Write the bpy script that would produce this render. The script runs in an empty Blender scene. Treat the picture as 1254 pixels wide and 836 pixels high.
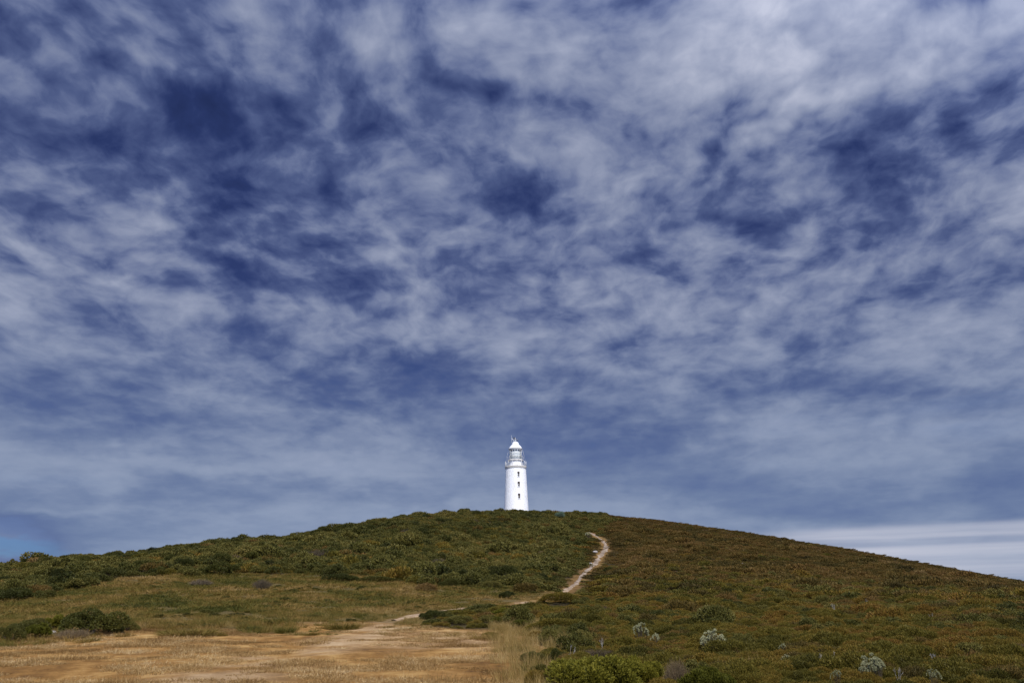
import bpy, math, random
import numpy as np
from mathutils import Vector, Matrix

random.seed(7)
rng = np.random.default_rng(11)
C = bpy.context.scene.collection
R = math.radians

# ------------------------------------------------------------------ camera
FPX, W, H = 975.0, 1254.0, 836.0
PITCH, ROLL = R(17.5), R(-0.8)
EYE = 1.6
cam_d = bpy.data.cameras.new('camera')
cam_d.sensor_width = 36.0
cam_d.lens = 36.0 * FPX / W
cam_d.clip_end = 60000
cam = bpy.data.objects.new('camera', cam_d)
C.objects.link(cam)
cam.matrix_world = (Matrix.Translation((0, 0, EYE)) @ Matrix.Rotation(R(90) + PITCH, 4, 'X')
                    @ Matrix.Rotation(ROLL, 4, 'Z'))
bpy.context.scene.camera = cam
CM = np.array(cam.matrix_world.to_3x3())

# ------------------------------------------------------------------ light
SUN_EL, SUN_AZ = R(47), R(16)          # azimuth measured to the right of straight behind the camera
SUN_DIR = np.array([math.sin(SUN_AZ) * math.cos(SUN_EL), -math.cos(SUN_AZ) * math.cos(SUN_EL), math.sin(SUN_EL)])
sun_d = bpy.data.lights.new('sun', 'SUN')
sun_d.energy = 4.6
sun_d.angle = R(0.6)
sun_d.color = (1.0, 0.95, 0.87)
sun = bpy.data.objects.new('sun', sun_d)
C.objects.link(sun)
sun.rotation_euler = Vector(SUN_DIR).to_track_quat('Z', 'Y').to_euler()
vs = bpy.context.scene.view_settings
vs.view_transform = 'Standard'
vs.look = 'None'
vs.gamma = 1
vs.use_curve_mapping = False
vs.exposure = 0.0


def px_dir(u, v):
    c = np.array([(u - W / 2) / FPX, (H / 2 - v) / FPX, -1.0])
    d = CM @ c
    return d / np.linalg.norm(d)


def azel(u, v):
    d = px_dir(u, v)
    return math.atan2(d[0], d[1]), math.asin(d[2])


# ------------------------------------------------------------------ sky
world = bpy.data.worlds.new('World')
bpy.context.scene.world = world
world.use_nodes = True
NT = world.node_tree
NT.nodes.clear()


def N(nt, t, **kw):
    n = nt.nodes.new(t)
    for k, val in kw.items():
        if k == 'inp':
            for kk, vv in val.items():
                if isinstance(vv, bpy.types.NodeSocket):
                    nt.links.new(vv, n.inputs[kk])
                else:
                    sk = n.inputs[kk]
                    if sk.type == 'RGBA' and len(vv) == 3:
                        vv = (*vv, 1)
                    sk.default_value = vv
        else:
            setattr(n, k, val)
    return n


def M(nt, op, a, b=0.0, c=0.0, clamp=False):
    return N(nt, 'ShaderNodeMath', operation=op, use_clamp=clamp, inp={0: a, 1: b, 2: c}).outputs[0]


def ramp(nt, fac, stops, interp='LINEAR'):
    n = nt.nodes.new('ShaderNodeValToRGB')
    n.color_ramp.interpolation = interp
    el = n.color_ramp.elements
    while len(el) < len(stops):
        el.new(0.5)
    for e, (p, c) in zip(el, stops):
        e.position = p
        e.color = (*c, 1) if len(c) == 3 else c
    if isinstance(fac, bpy.types.NodeSocket):
        nt.links.new(fac, n.inputs[0])
    return n.outputs[0]


def mixc(nt, fac, a, b, mode='MIX'):
    n = nt.nodes.new('ShaderNodeMix')
    n.data_type = 'RGBA'
    n.blend_type = mode
    for i, s in ((0, fac), (6, a), (7, b)):
        if isinstance(s, bpy.types.NodeSocket):
            nt.links.new(s, n.inputs[i])
        else:
            n.inputs[i].default_value = s if i == 0 else ((*s, 1) if len(s) == 3 else s)
    return n.outputs[2]


def srgb(r, g, b):
    f = lambda c: (c / 255 / 12.92) if c / 255 <= 0.04045 else ((c / 255 + 0.055) / 1.055) ** 2.4
    return (f(r), f(g), f(b))


tc = N(NT, 'ShaderNodeTexCoord').outputs['Generated']
sep = N(NT, 'ShaderNodeSeparateXYZ', inp={0: tc})
dx, dy, dz = sep.outputs
el_ = M(NT, 'ARCSINE', dz)
az_ = M(NT, 'ARCTAN2', dx, dy)
zc = M(NT, 'ADD', M(NT, 'MAXIMUM', dz, 0.0), 0.28)
cloud_p = N(NT, 'ShaderNodeCombineXYZ', inp={0: M(NT, 'DIVIDE', dx, zc), 1: M(NT, 'DIVIDE', dy, zc), 2: 0.0}).outputs[0]
warp = N(NT, 'ShaderNodeTexNoise', noise_dimensions='2D', inp={'Vector': cloud_p, 'Scale': 3.0, 'Detail': 4.0, 'Roughness': 0.55})
wv = N(NT, 'ShaderNodeVectorMath', operation='SUBTRACT', inp={0: warp.outputs['Color'], 1: (0.5, 0.5, 0.5)}).outputs[0]


def noise(scale, detail, rough, off, amt, dist=0.0, sx=1.0, rz=0.0):
    pw = N(NT, 'ShaderNodeVectorMath', operation='MULTIPLY_ADD', inp={0: wv, 1: (amt, amt, amt), 2: cloud_p}).outputs[0]
    mp = N(NT, 'ShaderNodeMapping', inp={'Vector': pw, 'Location': off, 'Rotation': (0, 0, rz), 'Scale': (sx, 1, 1)}).outputs[0]
    return N(NT, 'ShaderNodeTexNoise', noise_dimensions='2D',
             inp={'Vector': mp, 'Scale': scale, 'Detail': detail, 'Roughness': rough, 'Distortion': dist}).outputs[0]


n_big = noise(2.2, 4.0, 0.5, (3.1, 1.7, 0), 0.2)
n_mid = noise(7.5, 7.0, 0.50, (7.3, 2.2, 0), 0.16, sx=1.15, rz=0.25)
n_fine = noise(18.0, 7.0, 0.52, (1.3, 8.2, 0), 0.10, sx=1.1, rz=0.2)
fine_k = N(NT, 'ShaderNodeMapRange', interpolation_type='SMOOTHSTEP', inp={0: el_, 1: 0.06, 2: 0.40, 3: 0.12, 4: 0.66}).outputs[0]
mid_k = N(NT, 'ShaderNodeMapRange', interpolation_type='SMOOTHSTEP', inp={0: el_, 1: 0.08, 2: 0.42, 3: 0.24, 4: 1.10}).outputs[0]
dens = M(NT, 'MULTIPLY_ADD', M(NT, 'SUBTRACT', n_big, 0.5), 0.42, N(NT, 'ShaderNodeMapRange', interpolation_type='SMOOTHSTEP', inp={0: el_, 1: 0.10, 2: 0.42, 3: 0.60, 4: 0.475}).outputs[0])
dens = M(NT, 'MULTIPLY_ADD', M(NT, 'SUBTRACT', n_mid, 0.5), mid_k, dens)
dens = M(NT, 'MULTIPLY_ADD', M(NT, 'SUBTRACT', n_fine, 0.5), fine_k, dens)
# soft horizontal billows lower down
n_str = N(NT, 'ShaderNodeTexNoise', noise_dimensions='3D', inp={
    'Vector': N(NT, 'ShaderNodeMapping', inp={'Vector': tc, 'Scale': (1, 1, 6.0)}).outputs[0], 'Scale': 2.8, 'Detail': 6.0, 'Roughness': .52, 'Distortion': 0.25}).outputs[0]
str_k = N(NT, 'ShaderNodeMapRange', interpolation_type='SMOOTHSTEP', inp={0: el_, 1: 0.05, 2: 0.55, 3: 1.25, 4: 0.25}).outputs[0]
dens = M(NT, 'MULTIPLY_ADD', M(NT, 'SUBTRACT', n_str, 0.5), str_k, dens)
ae = N(NT, 'ShaderNodeCombineXYZ', inp={0: az_, 1: el_, 2: 0.0}).outputs[0]
# blob frame wanders with the same turbulence as the clouds
wsc = M(NT, 'MULTIPLY_ADD', el_, 0.55, 0.02)
ae = N(NT, 'ShaderNodeVectorMath', operation='ADD', inp={0: ae, 1: N(NT, 'ShaderNodeVectorMath', operation='SCALE', inp={0: wv, 3: wsc}).outputs[0]}).outputs[0]


def blob(u, v, su, sv, rot, amp, prev):
    a, e = azel(u, v)
    a2, e2 = azel(u, v - 10)
    ks = (e2 - e) / 10
    a3, e3 = azel(u + 10, v)
    ka = (a3 - a) / 10
    m = N(NT, 'ShaderNodeMapping', vector_type='TEXTURE',
          inp={'Vector': ae, 'Location': (a, e, 0), 'Rotation': (0, 0, R(rot)), 'Scale': (su * ka * 1.5, sv * ks * 1.5, 1)}).outputs[0]
    ln = N(NT, 'ShaderNodeVectorMath', operation='LENGTH', inp={0: m}).outputs['Value']
    mr = N(NT, 'ShaderNodeMapRange', interpolation_type='SMOOTHSTEP', inp={0: ln, 1: 0.0, 2: 1.0, 3: amp, 4: 0.0}).outputs[0]
    return M(NT, 'ADD', prev, mr)


BLOBS = [
    (150, 150, 340, 170, 0, -.23), (950, 60, 330, 110, 0, .14), (620, 400, 500, 60, 0, .06),
    # patches of clear sky
    (50, 55, 95, 60, 0, -.30), (190, 135, 130, 50, -15, -.42), (265, 205, 120, 60, -25, -.55), (60, 205, 110, 55, 0, -.38),
    (310, 250, 50, 50, 0, -.25), (560, 165, 110, 40, 0, -.25), (640, 225, 60, 60, 0, -.30), (600, 240, 60, 20, 0, -.2),
    (430, 302, 70, 20, 10, -.35), (540, 358, 70, 22, 10, -.45), (490, 372, 60, 12, 0, -.2), (235, 285, 90, 16, 0, -.2),
    (1030, 155, 60, 35, 0, -.50), (1045, 205, 70, 40, 0, -.42), (890, 200, 55, 40, 0, -.35), (900, 285, 60, 13, 0, -.40), (915, 128, 50, 16, 15, -.40),
    (1160, 190, 70, 40, 20, -.35), (1235, 310, 55, 50, 0, -.45), (1085, 300, 60, 22, 20, -.35), (750, 330, 90, 20, 0, -.2),
    (460, 70, 60, 25, 0, -.25), (985, 475, 120, 26, 0, -.35), (1200, 485, 110, 38, 0, -.42), (1235, 590, 70, 50, 0, -.25),
    (690, 525, 160, 40, 0, -.22), (120, 488, 160, 28, 0, -.25), (400, 490, 60, 15, 0, -.28), (530, 470, 80, 20, 0, -.2),
    (0, 662, 90, 26, 0, -.75), (-60, 650, 120, 40, 0, -.5), (880, 590, 90, 30, 0, -.18), (830, 130, 50, 20, 0, -.2), (1230, 20, 60, 20, 0, -.1),
    (100, 600, 250, 10, 0, -.15), (370, 600, 150, 8, 0, -.12), (1120, 615, 220, 12, 0, -.14), (500, 620, 150, 12, 0, -.12),
    # thick bright cloud
    (750, 8, 130, 42, 0, .42), (870, 75, 100, 75, 0, .45), (950, 148, 110, 24, 22, .42), (1140, 62, 60, 40, 0, .30), (1200, 105, 110, 30, 20, .30),
    (980, 20, 150, 50, 0, .22), (610, 20, 90, 35, 0, .15), (130, 20, 80, 30, 0, .22), (430, 25, 90, 40, 0, .14), (520, 100, 90, 50, -20, .22),
    (120, 335, 210, 50, 0, .22), (330, 345, 110, 50, 0, .12), (900, 380, 170, 40, 5, .28), (600, 420, 170, 26, 0, .14),
    (1160, 400, 110, 40, 5, .20), (720, 220, 70, 60, 0, .10), (380, 570, 200, 17, 0, .20), (150, 562, 160, 18, 0, .16), (160, 628, 200, 7, 0, .14),
    (950, 560, 160, 20, 0, .12), (600, 600, 120, 18, 0, .10), (160, 430, 160, 20, 0, .10), (800, 480, 110, 14, 0, .12),
]
for b in BLOBS:
    neg = b[5] < 0 and b[1] < 450
    gk = 1.35 if neg else 1.15
    dens = blob(b[0], b[1], b[2] * gk, b[3] * gk, b[4], b[5] * (.42 if neg else .85), dens)
# low bank of bright stratus over the right shoulder of the hill
e_top = azel(1150, 637)[1]
e_bot = azel(1150, 700)[1]
a_l = azel(880, 650)[0]
a_f = azel(1040, 650)[0]
nb = N(NT, 'ShaderNodeTexNoise', noise_dimensions='3D', inp={
    'Vector': N(NT, 'ShaderNodeMapping', inp={'Vector': tc, 'Scale': (1, 1, 26)}).outputs[0], 'Scale': 2.2, 'Detail': 4.0, 'Roughness': .5}).outputs[0]
elw = M(NT, 'ADD', el_, M(NT, 'MULTIPLY_ADD', nb, 0.012, -0.006))
bandu = None
band = N(NT, 'ShaderNodeMapRange', interpolation_type='SMOOTHSTEP', inp={0: elw, 1: e_top + .002, 2: e_top - .012, 3: 0.0, 4: 1.0}).outputs[0]
bandr = N(NT, 'ShaderNodeMapRange', interpolation_type='SMOOTHSTEP', inp={0: az_, 1: a_l, 2: a_f, 3: 0.0, 4: 1.0}).outputs[0]
bandd = N(NT, 'ShaderNodeMapRange', interpolation_type='SMOOTHSTEP', inp={0: elw, 1: e_bot - .008, 2: e_bot + .004, 3: 0.25, 4: 1.0}).outputs[0]
bandn = N(NT, 'ShaderNodeMapRange', inp={0: nb, 1: 0.34, 2: 0.60, 3: 0.35, 4: 1.1}).outputs[0]
e_mid = azel(1180, 661)[1]
strk = N(NT, 'ShaderNodeMapRange', interpolation_type='SMOOTHSTEP', inp={0: M(NT, 'ABSOLUTE', M(NT, 'SUBTRACT', elw, e_mid)), 1: 0.001, 2: 0.007, 3: 0.30, 4: 1.0}).outputs[0]
bandd = M(NT, 'MULTIPLY', bandd, strk)
bandw = M(NT, 'MULTIPLY', M(NT, 'MULTIPLY', band, bandr), M(NT, 'MULTIPLY', bandd, bandn), clamp=True)

# haze and veil towards the horizon: contrast of the cloud pattern falls
calm = N(NT, 'ShaderNodeMapRange', interpolation_type='SMOOTHSTEP', inp={0: el_, 1: 0.0, 2: 0.42, 3: 0.50, 4: 1.0}).outputs[0]
dens = M(NT, 'MULTIPLY_ADD', M(NT, 'SUBTRACT', dens, 0.47), calm, 0.47)

sky = N(NT, 'ShaderNodeTexSky', sky_type='NISHITA', sun_disc=False, sun_elevation=SUN_EL,
        sun_rotation=math.atan2(SUN_DIR[0], SUN_DIR[1]), altitude=50, air_density=1.0, dust_density=0.4, ozone_density=2.5)
hz = N(NT, 'ShaderNodeMapRange', interpolation_type='SMOOTHSTEP', inp={0: el_, 1: 0.0, 2: 0.40, 3: 1.0, 4: 0.0}).outputs[0]
blue = mixc(NT, 1.0, sky.outputs[0], mixc(NT, hz, (0.16, 0.16, 0.30), (0.36, 0.34, 0.47)), 'MULTIPLY')
SKYK = 0.1
k = 1 / SKYK
dr = M(NT, 'MULTIPLY_ADD', dens, 1 / 1.5, 0.3 / 1.5)      # ramp position of density -0.3 .. 1.2
cl_hi = ramp(NT, dr, [(0.20, srgb(50, 66, 118)), (0.42, srgb(82, 96, 138)), (0.52, srgb(105, 117, 153)), (0.64, srgb(129, 139, 168)),
                      (0.80, srgb(153, 161, 185)), (1.0, srgb(182, 187, 206))])
cl_lo = ramp(NT, dr, [(0.22, srgb(84, 116, 176)), (0.38, srgb(92, 112, 156)), (0.50, srgb(113, 131, 165)), (0.62, srgb(140, 155, 182)), (1.0, srgb(175, 184, 206))])
cl = mixc(NT, hz, cl_hi, cl_lo)
cover = N(NT, 'ShaderNodeMapRange', interpolation_type='SMOOTHSTEP', inp={0: dens, 1: -0.40, 2: 0.50, 3: 0.0, 4: 1.0}).outputs[0]
cl = mixc(NT, bandw, cl, srgb(190, 194, 210))
clr = blob(5, 666, 85, 10, 0, 0.9, 0.0)
clr = blob(-110, 660, 150, 15, 0, 0.7, clr)
clr = N(NT, 'ShaderNodeMapRange', interpolation_type='SMOOTHSTEP', inp={0: M(NT, 'MULTIPLY_ADD', M(NT, 'SUBTRACT', n_str, .5), 1.6, clr), 1: 0.05, 2: 1.0, 3: 0.0, 4: 0.55}).outputs[0]
clear_c = mixc(NT, 1.0, sky.outputs[0], (0.20, 0.36, 0.68), 'MULTIPLY')
cover = M(NT, 'MAXIMUM', cover, bandw)
# unseen cloud round the sun, behind the camera, brightened as added fill for the lighthouse
sd = N(NT, 'ShaderNodeVectorMath', operation='DOT_PRODUCT', inp={0: tc, 1: tuple(SUN_DIR)}).outputs['Value']
glow = N(NT, 'ShaderNodeMapRange', interpolation_type='SMOOTHSTEP', inp={0: sd, 1: -0.15, 2: 1.0, 3: 1.0, 4: 4.5}).outputs[0]
cl = N(NT, 'ShaderNodeVectorMath', operation='SCALE', inp={0: cl, 3: M(NT, 'MULTIPLY', glow, k)}).outputs[0]
skyc = mixc(NT, M(NT, 'MULTIPLY', clr, N(NT, 'ShaderNodeMath', operation='LESS_THAN', inp={0: el_, 1: 0.2}).outputs[0]), mixc(NT, cover, blue, cl), clear_c)
bg = N(NT, 'ShaderNodeBackground', inp={'Color': skyc, 'Strength': SKYK})
NT.links.new(bg.outputs[0], N(NT, 'ShaderNodeOutputWorld').inputs[0])


# ------------------------------------------------------------------ helpers
def sm(a, b, x):
    t = np.clip((np.asarray(x, float) - a) / (b - a), 0, 1)
    return t * t * (3 - 2 * t)


def _hash(ix, iy, seed):
    h = (ix.astype(np.int64) * 374761393 + iy.astype(np.int64) * 668265263 + seed * 1442695041) & 0xFFFFFFFF
    h = ((h ^ (h >> 13)) * 1274126177) & 0xFFFFFFFF
    h = h ^ (h >> 16)
    return (h & 0xFFFFFF) / float(0xFFFFFF)


def vnoise(x, y, seed=0):
    x = np.asarray(x, float); y = np.asarray(y, float)
    ix = np.floor(x); iy = np.floor(y)
    fx = x - ix; fy = y - iy
    fx = fx * fx * (3 - 2 * fx); fy = fy * fy * (3 - 2 * fy)
    a = _hash(ix, iy, seed); b = _hash(ix + 1, iy, seed)
    c = _hash(ix, iy + 1, seed); d = _hash(ix + 1, iy + 1, seed)
    return (a + (b - a) * fx) * (1 - fy) + (c + (d - c) * fx) * fy


def fbm(x, y, seed=0, octv=4):
    s = 0; amp = 0.5; tot = 0
    for i in range(octv):
        s = s + amp * vnoise(x, y, seed + i * 17)
        tot += amp
        x = x * 2.03 + 5.1; y = y * 2.03 + 9.7; amp *= 0.5
    return s / tot


def project(x, y, z):
    """metres -> photo pixels, used to look up which plant cover grows at a place"""
    P = np.stack([np.asarray(x, float), np.asarray(y, float), np.asarray(z, float) - EYE], -1) @ CM
    d = np.maximum(-P[..., 2], 0.05)
    return W / 2 + FPX * P[..., 0] / d, H / 2 - FPX * P[..., 1] / d, -P[..., 2]


# ------------------------------------------------------------------ terrain: one broad hill
SIL = [(-60, 703), (0, 698), (60, 690), (150, 680), (250, 668), (330, 661), (370, 656), (400, 650), (450, 641.5), (500, 633.5), (550, 630), (600, 628),
       (650, 627.5), (700, 630), (750, 631.5), (800, 637), (850, 644), (900, 651), (950, 659), (1000, 667), (1050, 676), (1100, 684.5), (1150, 693.5),
       (1200, 703), (1254, 713), (1310, 722)]
_a = []; _s = []
for u, v in SIL:
    d = px_dir(u, v)
    _a.append(math.atan2(d[0], d[1])); _s.append(d[2] / math.hypot(d[0], d[1]))
_a = [-3.2, -1.9, -1.2, -0.85] + _a + [0.75, 0.95, 1.4, 2.0, 3.2]
_s = [-.05, -.02, 0.012, 0.026] + _s + [-0.006, -0.012, -0.02, -.03, -.05]
_rc = np.interp(_a, [-3.2, -1.4, -.57, -.36, -.2, 0, .35, .62, 1.2, 3.2], [100, 95, 88, 98, 118, 150, 150, 135, 115, 100])
G_U = np.array([0, .16, .25, .4, .55, .7, .82, .92, 1.0, 1.08, 1.25, 1.6, 2.2, 3.2])
G_V = np.array([0, .0, .012, .085, .23, .45, .68, .875, 1.0, 1.06, 1.05, .80, .2, -.6])
_m = np.gradient(G_V, G_U)


def gprof(u):
    u = np.clip(u, 0, G_U[-1])
    i = np.clip(np.searchsorted(G_U, u) - 1, 0, len(G_U) - 2)
    h = G_U[i + 1] - G_U[i]; t = (u - G_U[i]) / h
    return ((2 * t**3 - 3 * t**2 + 1) * G_V[i] + (t**3 - 2 * t**2 + t) * h * _m[i] + (-2 * t**3 + 3 * t**2) * G_V[i + 1] + (t**3 - t**2) * h * _m[i + 1])


_ub = np.linspace(.45, 1.25, 160)
_az = np.linspace(-math.pi, math.pi, 1441)
_sz = np.interp(_az, _a, _s)
_rz = np.interp(_az, _a, _rc)
kern = np.hanning(19); kern /= kern.sum()
_sz = np.convolve(np.pad(_sz, 9, 'edge'), kern, 'valid')
kern = np.hanning(61); kern /= kern.sum()
_rz = np.convolve(np.pad(_rz, 30, 'edge'), kern, 'valid')
_hz = np.min((_sz[:, None] * _ub[None] * _rz[:, None] + EYE) / gprof(_ub)[None], axis=1)


def height(x, y):
    x = np.asarray(x, float); y = np.asarray(y, float)
    r = np.hypot(x, y); a = np.arctan2(x, y)
    rc = np.interp(a, _az, _rz); h = np.interp(a, _az, _hz)
    z = h * gprof(r / rc)
    # the land falls away to the sea all round
    z = z - sm(1.6, 5.0, r / rc) * (70 + 0.3 * h)
    rough = sm(20, 60, r)
    z = z + (fbm(x / 9, y / 9, 3, 3) - .5) * 0.55 * rough * sm(400, 200, r) + (fbm(x / 2.2, y / 2.2, 5, 3) - .5) * 0.10
    return z


CAM_GROUND = float(height(np.array(0.0), np.array(0.0)))


def hit(u, v, lift=0.0):
    d = px_dir(u, v)
    t = np.concatenate([np.arange(4, 60, .03), np.arange(60, 240, .08)])
    hx, hy, hz_ = d[0] * t, d[1] * t, EYE + d[2] * t
    below = hz_ < height(hx, hy) + lift
    i = int(np.argmax(below)) if below.any() else int(np.argmin(hz_ - height(hx, hy)))
    return np.array([hx[i], hy[i], float(height(hx[i], hy[i]))])


def mpp(p):
    """metres per photo pixel at a point"""
    q = (np.array([p[0], p[1], p[2] - EYE]) @ CM)
    return -q[2] / FPX


# footpath, walked out on the ground
PATH_PX = [(300, 812), (360, 800), (410, 786), (450, 771), (478, 761), (500, 755.5), (530, 750.5), (570, 745), (610, 740), (645, 737), (668, 733.5), (684, 728),
           (697, 720), (712, 706), (722, 696), (731, 686), (739, 676), (742, 669), (739, 663), (731, 657), (722, 652)]
PATH = np.array([hit(u, v)[:2] for u, v in PATH_PX])


def catmull(P, n=10):
    out = []
    for i in range(len(P) - 1):
        p0 = P[max(i - 1, 0)]; p1 = P[i]; p2 = P[i + 1]; p3 = P[min(i + 2, len(P) - 1)]
        for t in np.linspace(0, 1, n, endpoint=False):
            out.append(0.5 * ((2 * p1) + (-p0 + p2) * t + (2 * p0 - 5 * p1 + 4 * p2 - p3) * t * t + (-p0 + 3 * p1 - 3 * p2 + p3) * t**3))
    out.append(P[-1])
    return np.array(out)


PATHC = catmull(PATH, 12)


def path_dist(x, y):
    x = np.asarray(x, float).ravel(); y = np.asarray(y, float).ravel()
    best = np.full(x.shape, 1e9); idx = np.zeros(x.shape, int)
    for i, p in enumerate(PATHC):
        d = (x - p[0])**2 + (y - p[1])**2
        m = d < best
        best[m] = d[m]; idx[m] = i
    return np.sqrt(best), idx / (len(PATHC) - 1)


# cover zones: dry mown grass (0), meadow (1), left-hand scrub slope (2), right-hand heath (3), tall pale grass (4)
B1 = [(-300, 800), (-60, 790), (0, 784), (50, 779), (100, 776), (150, 768), (200, 768), (300, 768), (340, 770), (400, 770), (440, 766), (480, 763), (505, 764), (560, 768),
      (590, 772), (615, 778), (632, 800), (645, 836), (660, 900), (690, 1200)]
B2 = [(-300, 745), (0, 738), (45, 733), (70, 722), (130, 712), (200, 704), (300, 700), (400, 704), (470, 706), (510, 716), (560, 715), (600, 715), (640, 720), (690, 726), (720, 735)]
b1u, b1v = np.array(B1).T
b2u, b2v = np.array(B2).T


def zone(x, y):
    x = np.asarray(x, float); y = np.asarray(y, float)
    z = height(x, y)
    u, v, d = project(x, y, z)
    wob = (fbm(x / 2.5, y / 2.5, 31, 3) - .5)
    big = fbm(x / 9, y / 9, 35, 3) - .5
    spk = vnoise(x / .7, y / .7, 36) - .5
    un = u + (wob * 1.6 + big * 5 + spk * 1.2) * FPX / np.maximum(d, 8)
    vn = v + (wob * 30 + spk * 10) * 20 / np.maximum(d, 12)
    r = np.hypot(x, y)
    zn = np.full(x.shape, 3, int)
    front = d > 1.0
    left = un < np.interp(v, [600, 655, 700, 722, 740, 760], [760, 735, 705, 690, 680, 520])
    zn[left] = 2
    mead = (vn > np.interp(un, b2u, b2v)) & (un < np.interp(v, [700, 735, 741, 748, 762], [670, 690, 640, 545, 515]))
    zn[mead & front] = 1
    dry = (vn > np.interp(un, b1u, b1v)) & (un < np.interp(v, [760, 800, 836, 900, 1400], [600, 634, 650, 668, 760]))
    zn[dry & front] = 0
    tall = (~dry) & (u > 600) & (u < 720) & (v > 764) & (un < np.interp(v, [764, 790, 836], [665, 700, 668]))
    zn[tall & front & (fbm(x / 1.1, y / 1.1, 77, 3) > .47)] = 4
    # behind the photographer: more mown grass, heath beyond
    back = (y < 6) & (x < 2 + 0.12 * np.maximum(y, 0) + wob * 3)
    zn[(back | (r < 5)) & (r < 30)] = 0
    zn[(~front) & (r >= 30)] = 2
    return zn, u, v, d


def mesh_obj(name, verts, faces, mats, parent=None, smooth=True, col=None, midx=None):
    me = bpy.data.meshes.new(name)
    verts = np.asarray(verts, float)
    if isinstance(faces, np.ndarray):
        n, kk = faces.shape
        me.vertices.add(len(verts)); me.vertices.foreach_set('co', verts.ravel())
        me.loops.add(n * kk); me.loops.foreach_set('vertex_index', faces.ravel().astype(np.int32))
        me.polygons.add(n)
        me.polygons.foreach_set('loop_start', np.arange(0, n * kk, kk, dtype=np.int32))
        me.polygons.foreach_set('loop_total', np.full(n, kk, dtype=np.int32))
        me.update(calc_edges=True)
        me.validate()
    else:
        me.from_pydata([tuple(v) for v in verts], [], faces)
    if not isinstance(mats, (list, tuple)):
        mats = [mats]
    for m in mats:
        me.materials.append(m)
    if smooth:
        me.polygons.foreach_set('use_smooth', np.ones(len(me.polygons), bool))
    if midx is not None:
        me.polygons.foreach_set('material_index', np.asarray(midx, np.int32))
    if col is not None:
        at = me.color_attributes.new('Col', 'FLOAT_COLOR', 'POINT')
        at.data.foreach_set('color', np.asarray(col, np.float32).ravel())
    o = bpy.data.objects.new(name, me)
    if parent != 'unlinked':
        C.objects.link(o)
        if parent is not None:
            o.parent = parent
    return o


def tag(o, label=None, cat=None, group=None, kind=None):
    if label: o['label'] = label
    if cat: o['category'] = cat
    if group: o['group'] = group
    if kind: o['kind'] = kind
    return o


def new_mat(name):
    m = bpy.data.materials.new(name)
    m.use_nodes = True
    m.node_tree.nodes.clear()
    return m, m.node_tree


def finish(nt, shader, disp=None):
    out = N(nt, 'ShaderNodeOutputMaterial')
    nt.links.new(shader, out.inputs[0])


def principled(nt, **inp):
    return N(nt, 'ShaderNodeBsdfPrincipled', inp={k.replace('_', ' '): v for k, v in inp.items()})


# ---- ground material
gm, nt = new_mat('ground')
geo = N(nt, 'ShaderNodeNewGeometry')
pos = geo.outputs['Position']
att = N(nt, 'ShaderNodeAttribute', attribute_name='Col')
asep = N(nt, 'ShaderNodeSeparateColor', inp={0: att.outputs['Color']})


def tn(nt, vec, scale, detail=5.0, rough=.6, sc=(1, 1, 1), dist=0.0):
    mp = N(nt, 'ShaderNodeMapping', inp={'Vector': vec, 'Scale': sc}).outputs[0]
    return N(nt, 'ShaderNodeTexNoise', inp={'Vector': mp, 'Scale': scale, 'Detail': detail, 'Roughness': rough, 'Distortion': dist}).outputs[0]


n1 = tn(nt, pos, 0.28, 4, .6, (1.2, 1.0, .2), .4)
n2 = tn(nt, pos, 1.5, 6, .68, (1.3, .9, .3), .3)
n3 = tn(nt, pos, 22.0, 5, .7, (.8, 1, .5))
f = M(nt, 'ADD', M(nt, 'MULTIPLY', n1, .45), M(nt, 'ADD', M(nt, 'MULTIPLY', n2, .40), M(nt, 'MULTIPLY', n3, .25)))
dry = ramp(nt, f, [(0.38, (.070, .033, .008)), (0.46, (.145, .070, .015)), (0.54, (.24, .120, .029)), (0.62, (.37, .215, .065)), (.74, (.50, .34, .135))])
n4 = tn(nt, pos, 1.1, 6, .65)
mead = ramp(nt, M(nt, 'ADD', M(nt, 'MULTIPLY', n4, .6), M(nt, 'MULTIPLY', n3, .4)), [(0.36, (.035, .030, .010)), (0.5, (.09, .065, .020)), (0.66, (.17, .115, .04))])
hth = ramp(nt, M(nt, 'ADD', M(nt, 'MULTIPLY', n4, .6), M(nt, 'MULTIPLY', n3, .4)), [(0.36, (.018, .014, .005)), (0.5, (.042, .031, .010)), (0.68, (.095, .066, .024))])
g1 = mixc(nt, asep.outputs[0], hth, mead)
wornc = ramp(nt, f, [(.38, (.20, .12, .05)), (.52, (.34, .225, .11)), (.68, (.50, .37, .22))])
dry = mixc(nt, M(nt, 'MULTIPLY', asep.outputs[2], .85), dry, wornc)
g2 = mixc(nt, asep.outputs[1], g1, dry)
bump = N(nt, 'ShaderNodeBump', inp={'Strength': .8, 'Distance': .05, 'Height': M(nt, 'ADD', n3, n2)})
pb = principled(nt, Base_Color=g2, Roughness=.95, Normal=bump.outputs[0])
pb.inputs['Specular IOR Level'].default_value = .15
finish(nt, pb.outputs[0])


def axis(lo, hi, segs, grow=1.16, far=5200):
    """non-uniform grid lines: segs = [(end, step), ...] outward from lo"""
    a = [lo]
    for end, st in segs:
        n = max(1, round((end - a[-1]) / st))
        a += list(np.linspace(a[-1], end, n + 1)[1:])
    st = a[-1] - a[-2]
    while a[-1] < hi + far:
        st *= grow
        a.append(a[-1] + st)
    st = a[1] - a[0]
    b = [a[0]]
    while b[-1] > -far:
        st *= grow
        b.append(b[-1] - st)
    return np.array(b[::-1][:-1] + a)


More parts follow.
